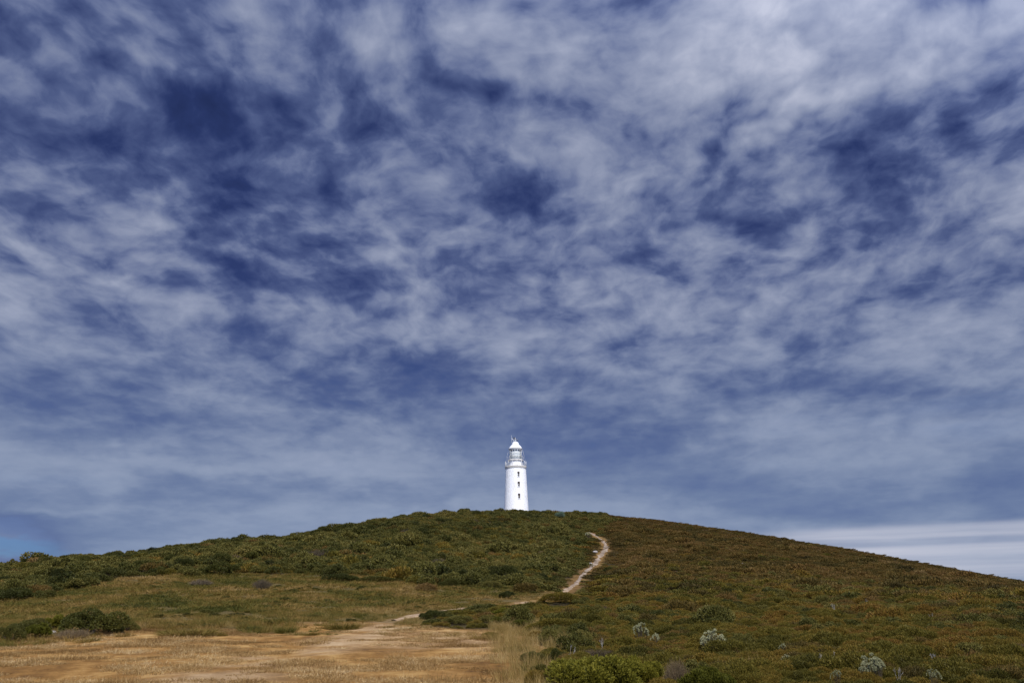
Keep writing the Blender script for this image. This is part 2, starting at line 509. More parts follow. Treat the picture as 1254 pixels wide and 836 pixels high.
gx = axis(-120, 120, [(-26, .95), (26, .42), (120, .95)])
gy = axis(-6, 200, [(62, .42), (200, .9)])
X, Y = np.meshgrid(gx, gy)
Z = height(X, Y)
zn, _, _, _ = zone(X, Y)
nyy, nxx = X.shape
idx = np.arange(nyy * nxx).reshape(nyy, nxx)
faces = np.stack([idx[:-1, :-1], idx[:-1, 1:], idx[1:, 1:], idx[1:, :-1]], -1).reshape(-1, 4)
wm = (zn == 1).astype(float); wd = (zn == 0).astype(float); wm = np.maximum(wm, (zn == 4) * 1.0)


def blur(a, n=1):
    for _ in range(n):
        p = np.pad(a, 1, 'edge')
        a = (p[:-2, 1:-1] + p[2:, 1:-1] + p[1:-1, :-2] + p[1:-1, 2:] + 2 * a) / 6
    return a


wm = blur(wm, 2); wd = blur(wd, 2)
pd, _ = path_dist(X, Y)
near_path = sm(1.15, 0.6, pd.reshape(X.shape))
wd = np.maximum(wd, near_path * .45)
TR = catmull(np.array([hit(u, v)[:2] for u, v in [(506, 757), (470, 768), (430, 781), (370, 798), (300, 818), (215, 850), (120, 900)]]), 8)
tr = np.full(X.shape, 1e9)
for p_ in TR:
    tr = np.minimum(tr, np.hypot(X - p_[0], Y - p_[1]))
q_ = hit(545, 783)
tr2 = np.hypot((X - q_[0]) / 2.6, (Y - q_[1]) / 4.0)
worn = np.maximum(sm(2.2, .3, tr) * .9, sm(1.6, .4, tr2) * .75) * sm(.30, .55, fbm(X / 1.2, Y / 1.2, 19, 3))
col = np.stack([wm, wd, worn, 0 * wm + 1], -1).reshape(-1, 4)
tag(mesh_obj('ground', np.stack([X, Y, Z], -1).reshape(-1, 3), faces, gm, col=col), kind='structure')

# ---- sea round the headland
sm_, nt = new_mat('sea')
pos = N(nt, 'ShaderNodeNewGeometry').outputs['Position']
bw = N(nt, 'ShaderNodeBump', inp={'Strength': .35, 'Distance': 1.0, 'Height': tn(nt, pos, .05, 6, .6)})
pb = principled(nt, Base_Color=(.012, .035, .06), Roughness=.18, Normal=bw.outputs[0])
finish(nt, pb.outputs[0])
ring = [(22000 * math.cos(t), 22000 * math.sin(t), -52) for t in np.linspace(0, 2 * math.pi, 64, endpoint=False)]
tag(mesh_obj('sea', ring, [list(range(64))], sm_, smooth=False), kind='structure')

# ---- footpath
pm, nt = new_mat('footpath')
pos = N(nt, 'ShaderNodeNewGeometry').outputs['Position']
att = N(nt, 'ShaderNodeAttribute', attribute_name='Col')
asep = N(nt, 'ShaderNodeSeparateColor', inp={0: att.outputs['Color']})
pf = M(nt, 'ADD', M(nt, 'MULTIPLY', tn(nt, pos, 1.6, 5, .6), .6), M(nt, 'MULTIPLY', tn(nt, pos, 9, 6, .7), .4))
pale = ramp(nt, pf, [(.40, (.09, .060, .030)), (.5, (.23, .165, .105)), (.62, (.40, .32, .23))])
tan_ = ramp(nt, pf, [(.36, (.13, .08, .035)), (.5, (.27, .175, .09)), (.62, (.42, .30, .17))])
bump = N(nt, 'ShaderNodeBump', inp={'Strength': .9, 'Distance': .06, 'Height': pf})
pb = principled(nt, Base_Color=mixc(nt, asep.outputs[0], tan_, pale), Roughness=.95, Normal=bump.outputs[0])
finish(nt, pb.outputs[0])
verts = []; faces = []; cols = []
cum = 0
nacr = 9
i0 = 50
PC = PATHC[i0:]
seg = np.linalg.norm(np.diff(PC, axis=0), axis=1)
L = np.concatenate([[0], np.cumsum(seg)])
Ls = np.arange(0, L[-1], .25)
PX_ = np.interp(Ls, L, PC[:, 0]); PY_ = np.interp(Ls, L, PC[:, 1])
tx = np.gradient(PX_); ty = np.gradient(PY_); tl = np.hypot(tx, ty); tx /= tl; ty /= tl
for i in range(len(Ls)):
    s_ = Ls[i]
    endf = min(1, s_ / 4, (Ls[-1] - s_) / 5)
    w = (float(np.interp(math.hypot(PX_[i], PY_[i]), [45, 52, 58, 64, 70, 80, 120], [.60, .45, .20, .32, .28, .32, .36])) + .30 * (fbm(np.array(s_ / 1.7), np.array(3.3), 9, 3) - .5) * 2) * (0.25 + .75 * endf)
    wl = w * (1 + 1.2 * (float(fbm(np.array(s_ / .8), np.array(1.1), 4, 3)) - .5))
    wr = w * (1 + 1.2 * (float(fbm(np.array(s_ / .8), np.array(7.1), 6, 3)) - .5))
    for j in range(nacr):
        q = -1 + 2 * j / (nacr - 1)
        off = q * (wl if q < 0 else wr)
        x = PX_[i] - ty[i] * off; y = PY_[i] + tx[i] * off
        edge = abs(q)**3
        z = float(height(np.array(x), np.array(y))) + .05 - .13 * edge + .02 * (float(vnoise(np.array(x * 3), np.array(y * 3), 8)) - .5)
        verts.append((x, y, z))
        rr = math.hypot(x, y)
        if 48 < rr < 63 and float(fbm(np.array(x / 1.3), np.array(y / 1.3), 14, 2)) > .47:
            verts[-1] = (x, y, z - .16)
        cols.append((float(sm(55, 75, rr)), 0, 0, 1))
for i in range(len(Ls) - 1):
    for j in range(nacr - 1):
        a = i * nacr + j
        faces.append([a, a + 1, a + nacr + 1, a + nacr])
tag(mesh_obj('footpath', verts, np.array(faces), pm, col=cols), kind='structure')

# ------------------------------------------------------------------ plants
def leaf_mat(name, stops, rough=.55, trans=.25, pos_scale=.12, sat=None, wr=.35, wp=.4, wf=.25, spec=.12):
    """stops: palette over (plant, patch of ground, single leaf) variation"""
    m, nt = new_mat(name)
    rnd = N(nt, 'ShaderNodeObjectInfo').outputs['Random']
    pos = N(nt, 'ShaderNodeNewGeometry').outputs['Position']
    pn = tn(nt, pos, pos_scale, 3, .6)
    pn = N(nt, 'ShaderNodeMapRange', inp={0: pn, 1: .32, 2: .68, 3: 0.0, 4: 1.0}).outputs[0]
    at = N(nt, 'ShaderNodeSeparateColor', inp={0: N(nt, 'ShaderNodeAttribute', attribute_name='Col').outputs['Color']}).outputs[0]
    f = M(nt, 'ADD', M(nt, 'MULTIPLY', rnd, wr), M(nt, 'ADD', M(nt, 'MULTIPLY', pn, wp), M(nt, 'MULTIPLY', at, wf)))
    c = ramp(nt, f, stops)
    pb = principled(nt, Base_Color=c, Roughness=rough)
    pb.inputs['Specular IOR Level'].default_value = spec
    tr = N(nt, 'ShaderNodeBsdfTranslucent', inp={'Color': c})
    mx = N(nt, 'ShaderNodeMixShader', inp={0: trans, 1: pb.outputs[0], 2: tr.outputs[0]})
    finish(nt, mx.outputs[0])
    return m


LM = {
    'heath': leaf_mat('heath_leaves', [(0.08, (.018, .018, .005)), (.28, (.062, .055, .009)), (.48, (.122, .098, .015)), (.66, (.165, .103, .017)), (.80, (.150, .074, .016)), (.95, (.24, .18, .050))]),
    'heath_brown': leaf_mat('brown_heath_leaves', [(0.08, (.026, .020, .007)), (.35, (.078, .058, .014)), (.55, (.122, .078, .018)), (.75, (.145, .082, .024)), (.95, (.25, .18, .07))]),
    'scrub': leaf_mat('scrub_leaves', [(0.1, (.022, .026, .006)), (.33, (.062, .061, .013)), (.58, (.108, .094, .020)), (.85, (.155, .122, .030)), (.97, (.18, .12, .03))]),
    'dark': leaf_mat('dark_shrub_leaves', [(0.1, (.018, .021, .005)), (.5, (.046, .048, .009)), (.9, (.098, .088, .016))]),
    'bright': leaf_mat('bright_shrub_leaves', [(0.1, (.034, .036, .006)), (.38, (.085, .085, .010)), (.65, (.17, .15, .017)), (.95, (.29, .235, .038))], trans=.3),
    'silver': leaf_mat('silver_leaves', [(0.1, (.13, .130, .060)), (.5, (.29, .285, .150)), (.9, (.50, .48, .29))], rough=.7, trans=.15),
    'blue': leaf_mat('bluish_leaves', [(0.1, (.04, .07, .05)), (.5, (.09, .13, .085)), (.9, (.16, .20, .13))], rough=.7, trans=.15),
    'meadow': leaf_mat('meadow_grass', [(0.10, (.038, .044, .008)), (.28, (.082, .077, .013)), (.46, (.140, .105, .021)), (.66, (.215, .133, .034)), (.88, (.35, .24, .090))], rough=.6, trans=.3, pos_scale=.22, wp=.55, wr=.25, wf=.2),
    'dry': leaf_mat('dry_grass', [(0.05, (.065, .034, .010)), (.3, (.135, .073, .022)), (.55, (.235, .138, .046)), (.8, (.38, .255, .10)), (.97, (.53, .39, .20))], rough=.6, trans=.25, pos_scale=.30, wp=.5, wr=.35, wf=.4),
    'straw': leaf_mat('tall_straw', [(0.05, (.09, .075, .016)), (.35, (.20, .135, .038)), (.65, (.33, .23, .080)), (.95, (.52, .40, .19))], rough=.6, trans=.3, pos_scale=.6),
    'dead': leaf_mat('dead_twigs', [(0.1, (.036, .028, .017)), (.5, (.085, .064, .040)), (.9, (.165, .13, .085))], rough=.9, trans=.0),
    'deadwarm': leaf_mat('dead_brown_twigs', [(0.1, (.045, .032, .018)), (.5, (.10, .070, .038)), (.9, (.20, .145, .08))], rough=.9, trans=.0),
    'white_wood': leaf_mat('bleached_wood', [(0.1, (.20, .185, .165)), (.9, (.42, .39, .35))], rough=.9, trans=.0),
    'stem': leaf_mat('woody_stem', [(0.1, (.03, .022, .015)), (.9, (.09, .07, .05))], rough=.9, trans=.0),
}


def unit(v):
    return v / np.maximum(np.linalg.norm(v, axis=-1, keepdims=True), 1e-9)


class Geo:
    def __init__(s):
        s.v = []; s.f = []; s.c = []; s.mi = []; s.n = 0

    def leaves(s, base, dirs, length, width, cval, mi=0, bend=0.25):
        """diamond leaves, two triangles each folded slightly"""
        n = len(base)
        rv = unit(rng.normal(size=(n, 3)))
        side = unit(np.cross(dirs, rv)) * np.asarray(width).reshape(-1, 1) * .5
        L = np.asarray(length).reshape(-1, 1)
        up = unit(np.cross(side, dirs))
        mid = base + dirs * L * .5 + up * L * bend * .3
        V = np.stack([base, mid - side, base + dirs * L, mid + side], 1)
        f = (np.arange(n)[:, None] * 4 + np.array([0, 1, 2, 3])[None]) + s.n
        s.v.append(V.reshape(-1, 3)); s.f.append(f); s.n += 4 * n
        s.c.append(np.repeat(np.broadcast_to(np.asarray(cval, float), (n,)), 4)); s.mi.append(np.full(n, mi))

    def tube(s, pts, r0, r1, k=4, cval=.5, mi=0):
        pts = np.asarray(pts, float)
        m = len(pts)
        d = np.gradient(pts, axis=0)
        d = unit(d)
        a = unit(np.cross(d, np.array([0.31, .17, .93]) + 0 * d))
        b = np.cross(d, a)
        rr = np.linspace(r0, r1, m)[:, None]
        th = np.arange(k) / k * 2 * np.pi
        V = pts[:, None] + rr[:, None] * (np.cos(th)[None, :, None] * a[:, None] + np.sin(th)[None, :, None] * b[:, None])
        ii = np.arange(m - 1)[:, None] * k; jj = np.arange(k)[None]
        f = np.stack([ii + jj, ii + (jj + 1) % k, ii + k + (jj + 1) % k, ii + k + jj], -1).reshape(-1, 4) + s.n
        s.v.append(V.reshape(-1, 3)); s.f.append(f); s.n += m * k
        s.c.append(np.full(m * k, cval)); s.mi.append(np.full(len(f), mi))

    def obj(s, name, mats, parent='unlinked'):
        v = np.concatenate(s.v); f = np.concatenate(s.f); c = np.concatenate(s.c)
        col = np.stack([c, c, c, np.ones_like(c)], -1)
        return mesh_obj(name, v, f, mats, parent=parent, smooth=False, col=col, midx=np.concatenate(s.mi))


def dome_points(n, rx, ry, h, lobes=7, seed=0, lobe_r=.45, low=-.1):
    """points and outward normals over the lumpy surface of a cushion made of overlapping lobes"""
    g = np.random.default_rng(seed)
    th = g.uniform(0, 2 * np.pi, lobes); rr = np.sqrt(g.uniform(0, 1, lobes)) * (1 - lobe_r * .7)
    cen = np.stack([rr * np.cos(th), rr * np.sin(th), g.uniform(.0, .30, lobes) + (1 - rr) * .30], -1)
    rad = lobe_r * g.uniform(.7, 1.15, lobes)
    cen[0] = (0, 0, .35); rad[0] = lobe_r * 1.2
    P = []; Nn = []
    tot = 0
    while tot < n:
        k = g.integers(0, lobes, n * 2)
        d = unit(g.normal(size=(n * 2, 3)))
        d[:, 2] = np.abs(d[:, 2]) * (g.uniform(0, 1, n * 2) > .12) + low * (g.uniform(0, 1, n * 2) < .12)
        d = unit(d)
        rad_j = rad[k] * g.uniform(.86, 1.04, n * 2)
        p = cen[k] + d * rad_j[:, None]
        inside = np.zeros(n * 2, bool)
        for q in range(lobes):
            inside |= (np.linalg.norm(p - cen[q], axis=1) < rad[q] * .80) & (k != q)
        ok = (~inside) & (p[:, 2] > 0)
        P.append(p[ok]); Nn.append(d[ok]); tot += int(ok.sum())
    P = np.concatenate(P)[:n]; Nn = np.concatenate(Nn)[:n]
    P = P * np.array([rx, ry, h / .95])
    Nn = unit(Nn / np.array([rx, ry, h]))
    return P, Nn


def shrub(n, rx, ry, h, leaf, wid, seed, lobes=7, upw=.5, jit=.5, mi=0, per=2, lobe_r=.45, cbase=None, geo=None, spread=.02):
    g = geo or Geo()
    P, Nn = dome_points(n, rx, ry, h, lobes, seed, lobe_r)
    c0 = rng.uniform(0, 1, n)
    for _ in range(per):
        d = unit(Nn + np.array([0, 0, upw]) + rng.normal(size=(n, 3)) * jit)
        b = P - d * leaf * .35 + rng.normal(size=P.shape) * spread
        ln = leaf * rng.uniform(.6, 1.35, n)
        g.leaves(b, d, ln, wid * rng.uniform(.7, 1.3, n), np.clip(c0 * .7 + rng.uniform(0, .3, n), 0, 1) if cbase is None else cbase, mi)
    return g


def stems(g, rx, ry, h, n, seed, r=.012, mi=1):
    q = np.random.default_rng(seed)
    for _ in range(n):
        a = q.uniform(0, 2 * np.pi); e = q.uniform(.3, .85)
        end = np.array([rx * e * math.cos(a), ry * e * math.sin(a), h * q.uniform(.45, .8)])
        st = np.array([rx * .1 * math.cos(a), ry * .1 * math.sin(a), -.05])
        mid = (st + end) * .5 + q.normal(size=3) * .05 * h
        mid[2] *= .8
        g.tube([st, mid, end], r, r * .4, 4, .5, mi)
    return g


def twigs(rx, ry, h, n, seed, r=.008, fork=3, mi=0):
    q = np.random.default_rng(seed); g = Geo()
    for _ in range(n):
        a = q.uniform(0, 2 * np.pi); e = math.sqrt(q.uniform(0.02, 1))
        end = np.array([rx * e * math.cos(a), ry * e * math.sin(a), h * (1 - .45 * e * e) * q.uniform(.75, 1.05)])
        st = np.array([rx * .25 * e * math.cos(a), ry * .25 * e * math.sin(a), -.03])
        mid = st * .45 + end * .55 + q.normal(size=3) * .08 * h
        cv = q.uniform(0, 1)
        g.tube([st, mid, end], r, r * .45, 3, cv, mi)
        for _ in range(fork):
            t = q.uniform(.35, .9)
            b = mid * (1 - t) + end * t
            e2 = b + unit(unit(end - st) + q.normal(size=3) * .6) * h * q.uniform(.18, .38)
            g.tube([b, (b + e2) / 2 + q.normal(size=3) * .02 * h, e2], r * .5, r * .22, 3, cv, mi)
    return g


def grass_tuft(n, rad, hgt, wid, seed, lean=.35, mi=0, curve=.5, g=None):
    q = np.random.default_rng(seed); g = g or Geo()
    a = q.uniform(0, 2 * np.pi, n); r_ = rad * np.sqrt(q.uniform(0, 1, n))
    base = np.stack([r_ * np.cos(a), r_ * np.sin(a), np.full(n, -.01)], -1)
    d = unit(np.stack([np.cos(a) * lean, np.sin(a) * lean, np.ones(n)], -1) + q.normal(size=(n, 3)) * lean * .8)
    d[:, 2] = np.abs(d[:, 2])
    L = hgt * q.uniform(.45, 1.1, n)
    side = unit(np.cross(d, unit(q.normal(size=(n, 3))))) * wid * .5
    m = base + d * (L * .55)[:, None]
    d2 = unit(d + np.array([0, 0, -curve]) * q.uniform(.2, 1, (n, 1)) + q.normal(size=(n, 3)) * .1)
    tip = m + d2 * (L * .5)[:, None]
    V = np.stack([base - side, base + side, m + side * .7, m - side * .7, tip], 1).reshape(-1, 3)
    k = np.arange(n)[:, None] * 5 + g.n
    f1 = k + np.array([0, 1, 2, 3]); 
    # tip as a narrow quad sharing the blade's middle
    f2 = k + np.array([3, 2, 4, 4])
    g.v.append(V); g.n += 5 * n
    g.f.append(f1); g.mi.append(np.full(n, mi))
    g._tri = getattr(g, '_tri', []) + [k + np.array([3, 2, 4])]
    g.c.append(np.repeat(q.uniform(0, 1, n), 5))
    return g


def tuft_obj(g, name, mats):
    v = np.concatenate(g.v); c = np.concatenate(g.c)
    quads = [tuple(map(int, x)) for x in np.concatenate(g.f)]
    tris = [tuple(map(int, x)) for x in np.concatenate(g._tri)]
    mi = list(np.concatenate(g.mi)) + [0] * len(tris)
    col = np.stack([c, c, c, np.ones_like(c)], -1)
    return mesh_obj(name, v, quads + tris, mats, parent='unlinked', smooth=False, col=col, midx=mi)


def library(name, objs):
    """source meshes of a scattered mass, kept outside the scene"""
    col = bpy.data.collections.new(name)
    for i, o in enumerate(objs):
        o.name = f'{name}_{i:02d}'
        col.objects.link(o)
    return col


def scatter(name, lib, P, rotz, scl, idx, kind='stuff', tilt=None):
    n = len(P)
    me = bpy.data.meshes.new(name)
    me.vertices.add(n); me.vertices.foreach_set('co', np.asarray(P, np.float32).ravel())
    rot = np.zeros((n, 3), np.float32)
    if tilt is not None:
        rot[:, :2] = tilt
    rot[:, 2] = rotz
    a = me.attributes.new('rot', 'FLOAT_VECTOR', 'POINT'); a.data.foreach_set('vector', rot.ravel())
    a = me.attributes.new('scl', 'FLOAT_VECTOR', 'POINT'); a.data.foreach_set('vector', np.asarray(scl, np.float32).ravel())
    a = me.attributes.new('idx', 'INT', 'POINT'); a.data.foreach_set('value', np.asarray(idx, np.int32))
    o = bpy.data.objects.new(name, me); C.objects.link(o)
    ng = bpy.data.node_groups.new(name + '_nodes', 'GeometryNodeTree')
    ng.interface.new_socket('Geometry', in_out='INPUT', socket_type='NodeSocketGeometry')
    ng.interface.new_socket('Geometry', in_out='OUTPUT', socket_type='NodeSocketGeometry')
    gi = ng.nodes.new('NodeGroupInput'); go = ng.nodes.new('NodeGroupOutput')
    ci = ng.nodes.new('GeometryNodeCollectionInfo'); ci.inputs['Collection'].default_value = lib
    ci.inputs['Separate Children'].default_value = True; ci.inputs['Reset Children'].default_value = True
    ip = ng.nodes.new('GeometryNodeInstanceOnPoints')
    ip.inputs['Pick Instance'].default_value = True

    def named(t, nm):
        q = ng.nodes.new('GeometryNodeInputNamedAttribute'); q.data_type = t; q.inputs['Name'].default_value = nm
        return q.outputs['Attribute']
    ng.links.new(gi.outputs[0], ip.inputs['Points'])
    ng.links.new(ci.outputs[0], ip.inputs['Instance'])
    ng.links.new(named('INT', 'idx'), ip.inputs['Instance Index'])
    ng.links.new(named('FLOAT_VECTOR', 'rot'), ip.inputs['Rotation'])
    ng.links.new(named('FLOAT_VECTOR', 'scl'), ip.inputs['Scale'])
    ng.links.new(ip.outputs[0], go.inputs[0])
    md = o.modifiers.new('scatter', 'NODES'); md.node_group = ng
    tag(o, kind=kind)
    return o


# unit cushions (about 1 m across, 0.5 m high before scaling)
SW = [LM['stem']]
T = {}
T['heath_near'] = [shrub(4800, .5, .5, .42, .040, .011, 100 + i, lobes=11, upw=.6, jit=.55, per=3, lobe_r=.38, spread=.012).obj('t', [LM['heath']]) for i in range(4)]
T['heath_mid'] = [shrub(1500, .5, .5, .42, .055, .019, 120 + i, lobes=8, upw=.6, jit=.45, per=2).obj('t', [LM['heath']]) for i in range(4)]
T['heath_far'] = [shrub(380, .5, .5, .42, .10, .034, 140 + i, lobes=6, upw=.7, jit=.5, per=2).obj('t', [LM['heath']]) for i in range(4)]
T['brown_mid'] = [shrub(1500, .5, .5, .40, .055, .019, 220 + i, lobes=8, upw=.6, jit=.5, per=2).obj('t', [LM['heath_brown']]) for i in range(3)]
T['brown_far'] = [shrub(380, .5, .5, .40, .10, .034, 240 + i, lobes=6, upw=.8, jit=.5, per=2).obj('t', [LM['heath_brown']]) for i in range(3)]
T['scrub_mid'] = [shrub(1500, .5, .5, .60, .055, .028, 320 + i, lobes=8, upw=.4, jit=.7, per=2, lobe_r=.40).obj('t', [LM['scrub']]) for i in range(4)]
T['scrub_far'] = [shrub(620, .5, .5, .60, .075, .042, 340 + i, lobes=7, upw=.4, jit=.7, per=2, lobe_r=.40).obj('t', [LM['scrub']]) for i in range(3)]
T['dark_mid'] = [shrub(2200, .5, .5, .62, .038, .019, 360 + i, lobes=9, upw=.3, jit=.7, per=2, lobe_r=.38).obj('t', [LM['dark']]) for i in range(3)]
T['dead'] = [twigs(.5, .5, .5, 130, 380 + i, r=.007).obj('t', [LM['dead']]) for i in range(2)]
T['deadwarm'] = [twigs(.5, .5, .45, 130, 390 + i, r=.007).obj('t', [LM['deadwarm']]) for i in range(2)]
T['tuft_meadow'] = [tuft_obj(grass_tuft(70, .22, .34, .014, 400 + i, lean=.6), 't', [LM['meadow']]) for i in range(4)]
T['tuft_mfar'] = [tuft_obj(grass_tuft(36, .30, .36, .035, 410 + i, lean=.6), 't', [LM['meadow']]) for i in range(3)]
T['mown'] = [tuft_obj(grass_tuft(90, .24, .085, .008, 420 + i, lean=1.5, curve=.9), 't', [LM['dry']]) for i in range(5)]
T['straw'] = [tuft_obj(grass_tuft(46, .16, .42, .007, 430 + i, lean=.25, curve=.35), 't', [LM['straw']]) for i in range(4)]


# ---- scattered masses
def grid_points(x0, x1, y0, y1, step, seed):
    g = np.random.default_rng(seed)
    a = np.arange(x0, x1, step); b = np.arange(y0, y1, step)
    xx, yy = np.meshgrid(a, b)
    xx = (xx + g.uniform(-.5, .5, xx.shape) * step).ravel(); yy = (yy + g.uniform(-.5, .5, yy.shape) * step).ravel()
    return xx, yy


def wedge(x, y, r0, r1, amax=R(56)):
    r = np.hypot(x, y); a = np.abs(np.arctan2(x, y))
    return (r >= r0) & (r < r1) & ((a < amax) | (r < 30))


def build_cover():
    out = {k: [] for k in ('heath_cover', 'scrub_cover', 'meadow_grass', 'mown_grass', 'tall_grass')}
    g = np.random.default_rng(5)
    # heath and scrub
    for r0, r1, step in ((6, 30, .36), (30, 60, .52), (60, 200, .66)):
        x, y = grid_points(-150, 150, -20, 200, step, int(r1))
        m = wedge(x, y, r0, r1); x, y = x[m], y[m]
        zn, u, v, d = zone(x, y)
        pdist, pt = path_dist(x, y)
        rcr = np.interp(np.arctan2(x, y), _az, _rz)
        ok = (pdist > .62 + .5 * g.uniform(0, 1, len(x))) & (np.hypot(x, y) < rcr * 1.28)
        hc = hero_shade(x, y)
        ok &= hc > .06
        z = height(x, y)
        n = len(x)
        big = fbm(x / 3.2, y / 3.2, 61, 3)
        sc = g.uniform(.6, 1.25, n) * (.35 + 1.35 * big) * np.where(g.uniform(0, 1, n) < .08, 1.7, 1.0)
        lowpath = sm(4.5, 1.2, pdist)
        sc = sc * (.35 + .65 * hc)
        r = np.hypot(x, y)
        crest = sm(.80, .97, r / rcr)
        for zid in (2, 3):
            mm = ok & ((zn == zid) | ((zid == 2) & (zn == 4) & (g.uniform(0, 1, n) < .22)))
            i = np.where(mm)[0]
            rgt = zid == 3
            sc[i] = np.where((r[i] < 34) & rgt, np.minimum(sc[i], 1.05), sc[i])
            S = sc[i] * (.95 if rgt else 1.05) * (.85 + .35 * (r[i] > 60))
            hz_ = S * (g.uniform(.7, 1.15, len(i))) * (.85 if rgt else .95) * (1 - .6 * lowpath[i])
            hz_ = hz_ * np.where(r[i] < 50, 1.2, 1.0)
            hz_ = hz_ * (1 - (.6 if rgt else .35) * crest[i])
            scl = np.stack([S, S, hz_], -1)
            P = np.stack([x[i], y[i], z[i] - .06 * S], -1)
            rz = g.uniform(0, 6.28, len(i))
            rnd = g.uniform(0, 1, len(i))
            if rgt:
                br = sm(50, 105, r[i]) * .85 + .15 + (big[i] - .5) * .8
                kind = np.where(rnd < br, 'b', np.where(g.uniform(0, 1, len(i)) < np.where(r[i] < 30, .02, .10), 's', 'h'))
            else:
                br = sm(.40, .62, fbm(x[i] / 5, y[i] / 5, 88, 2)) * .40
                kind = np.where(rnd < br, 'h', np.where(g.uniform(0, 1, len(i)) < .12, 'b', 's'))
            out['heath_cover' if rgt else 'scrub_cover'].append((P, rz, scl, kind, r1))
    # meadow
    for r0, r1, step in ((10, 45, .30), (45, 110, .36)):
        x, y = grid_points(-90, 40, -10, 120, step, 200 + int(r1))
        m = wedge(x, y, r0, r1); x, y = x[m], y[m]
        zn, u, v, d = zone(x, y)
        pdist, _ = path_dist(x, y)
        bare = fbm(x / 1.6, y / 1.1, 41, 3)
        edge = ((zn == 4) & (g.uniform(0, 1, len(x)) < .75)) | (zn == 0) & (v < np.interp(u, b1u, b1v) + 12) & (g.uniform(0, 1, len(x)) < .30 * sm(.45, .62, fbm(x / 1.8, y / 1.2, 47, 3)))
        ok = ((zn == 1) & (bare > .36) | edge) & (pdist > np.where((u > 522) & (u < 618), .10, .55))
        # the front of the meadow is broken up by bare mown patches
        x, y, v, pdist = x[ok], y[ok], v[ok], pdist[ok]
        n = len(x)
        S = g.uniform(.7, 1.2, n) * (.6 + .7 * fbm(x / 2.5, y / 2.5, 51, 3))
        Hh = S * (1 - .6 * sm(3.5, .8, pdist)) * .75
        out['meadow_grass'].append((np.stack([x, y, height(x, y)], -1), g.uniform(0, 6.28, n), np.stack([S, S, Hh], -1), np.full(n, 'm'), r1))
        # low green plants in the grass
        k = np.where((g.uniform(0, 1, n) < .16) & (fbm(x / 2.2, y / 2.2, 71, 2) > .48) & (pdist > 1.5))[0]
        S2 = g.uniform(.3, .75, len(k))
        out['scrub_cover'].append((np.stack([x[k], y[k], height(x[k], y[k]) - .02], -1), g.uniform(0, 6.28, len(k)),
                                   np.stack([S2, S2, S2 * .5], -1), np.where(g.uniform(0, 1, len(k)) < .5, 'h', 's'), r1))
    # mown dry grass
    x, y = grid_points(-26, 14, 6, 46, .19, 301)
    m = wedge(x, y, 7, 46); x, y = x[m], y[m]
    zn, *_ = zone(x, y)
    pdist, _ = path_dist(x, y)
    ok = ((zn == 0) | (zn == 4)) & (fbm(x / 1.3, y / .8, 43, 3) > .49 + .10 * (path_dist(x, y)[0] < 2.5)) & (pdist > .35)
    x, y = x[ok], y[ok]; n = len(x)
    S = g.uniform(.7, 1.4, n)
    out['mown_grass'].append((np.stack([x, y, height(x, y)], -1), g.uniform(0, 6.28, n), np.stack([S, S, S * g.uniform(.6, 1.4, n) * np.where(g.uniform(0, 1, n) < .07, 2.4, 1.0)], -1), np.full(n, 'd'), 40))
    # tall straw by the end of the mown patch, and thin fringe along its far edge
    x, y = grid_points(-26, 30, 7, 50, .15, 302)
    m = wedge(x, y, 7, 50); x, y = x[m], y[m]
    zn, u, v, d = zone(x, y)
    pr = np.where(zn == 4, .34, 0.0)
    pr = np.where((zn == 1) & (v > np.interp(u, b1u, b1v) - 14), .07, pr)
    pr = np.where((zn == 3) & (r_ := np.hypot(x, y) < 26) & (fbm(x / 1.1, y / 1.1, 93, 2) > .64) & (u < 960), .06, pr)
    fr = (zn == 0) & (u > 596) & (v > 770) & (v < 900)
    pr = np.where(fr, .14 * sm(580, 650, u), pr)
    pr = np.where((zn == 1) & (pr == 0), .012, pr)
    ok = g.uniform(0, 1, len(x)) < pr
    x, y, u = x[ok], y[ok], u[ok]; n = len(x)
    S = g.uniform(.5, 1.1, n)
    Hh = S * np.where(u > 600, 1.0, .55)
    out['tall_grass'].append((np.stack([x, y, height(x, y)], -1), g.uniform(0, 6.28, n), np.stack([S, S, Hh], -1), np.full(n, 't'), 40))
    return out


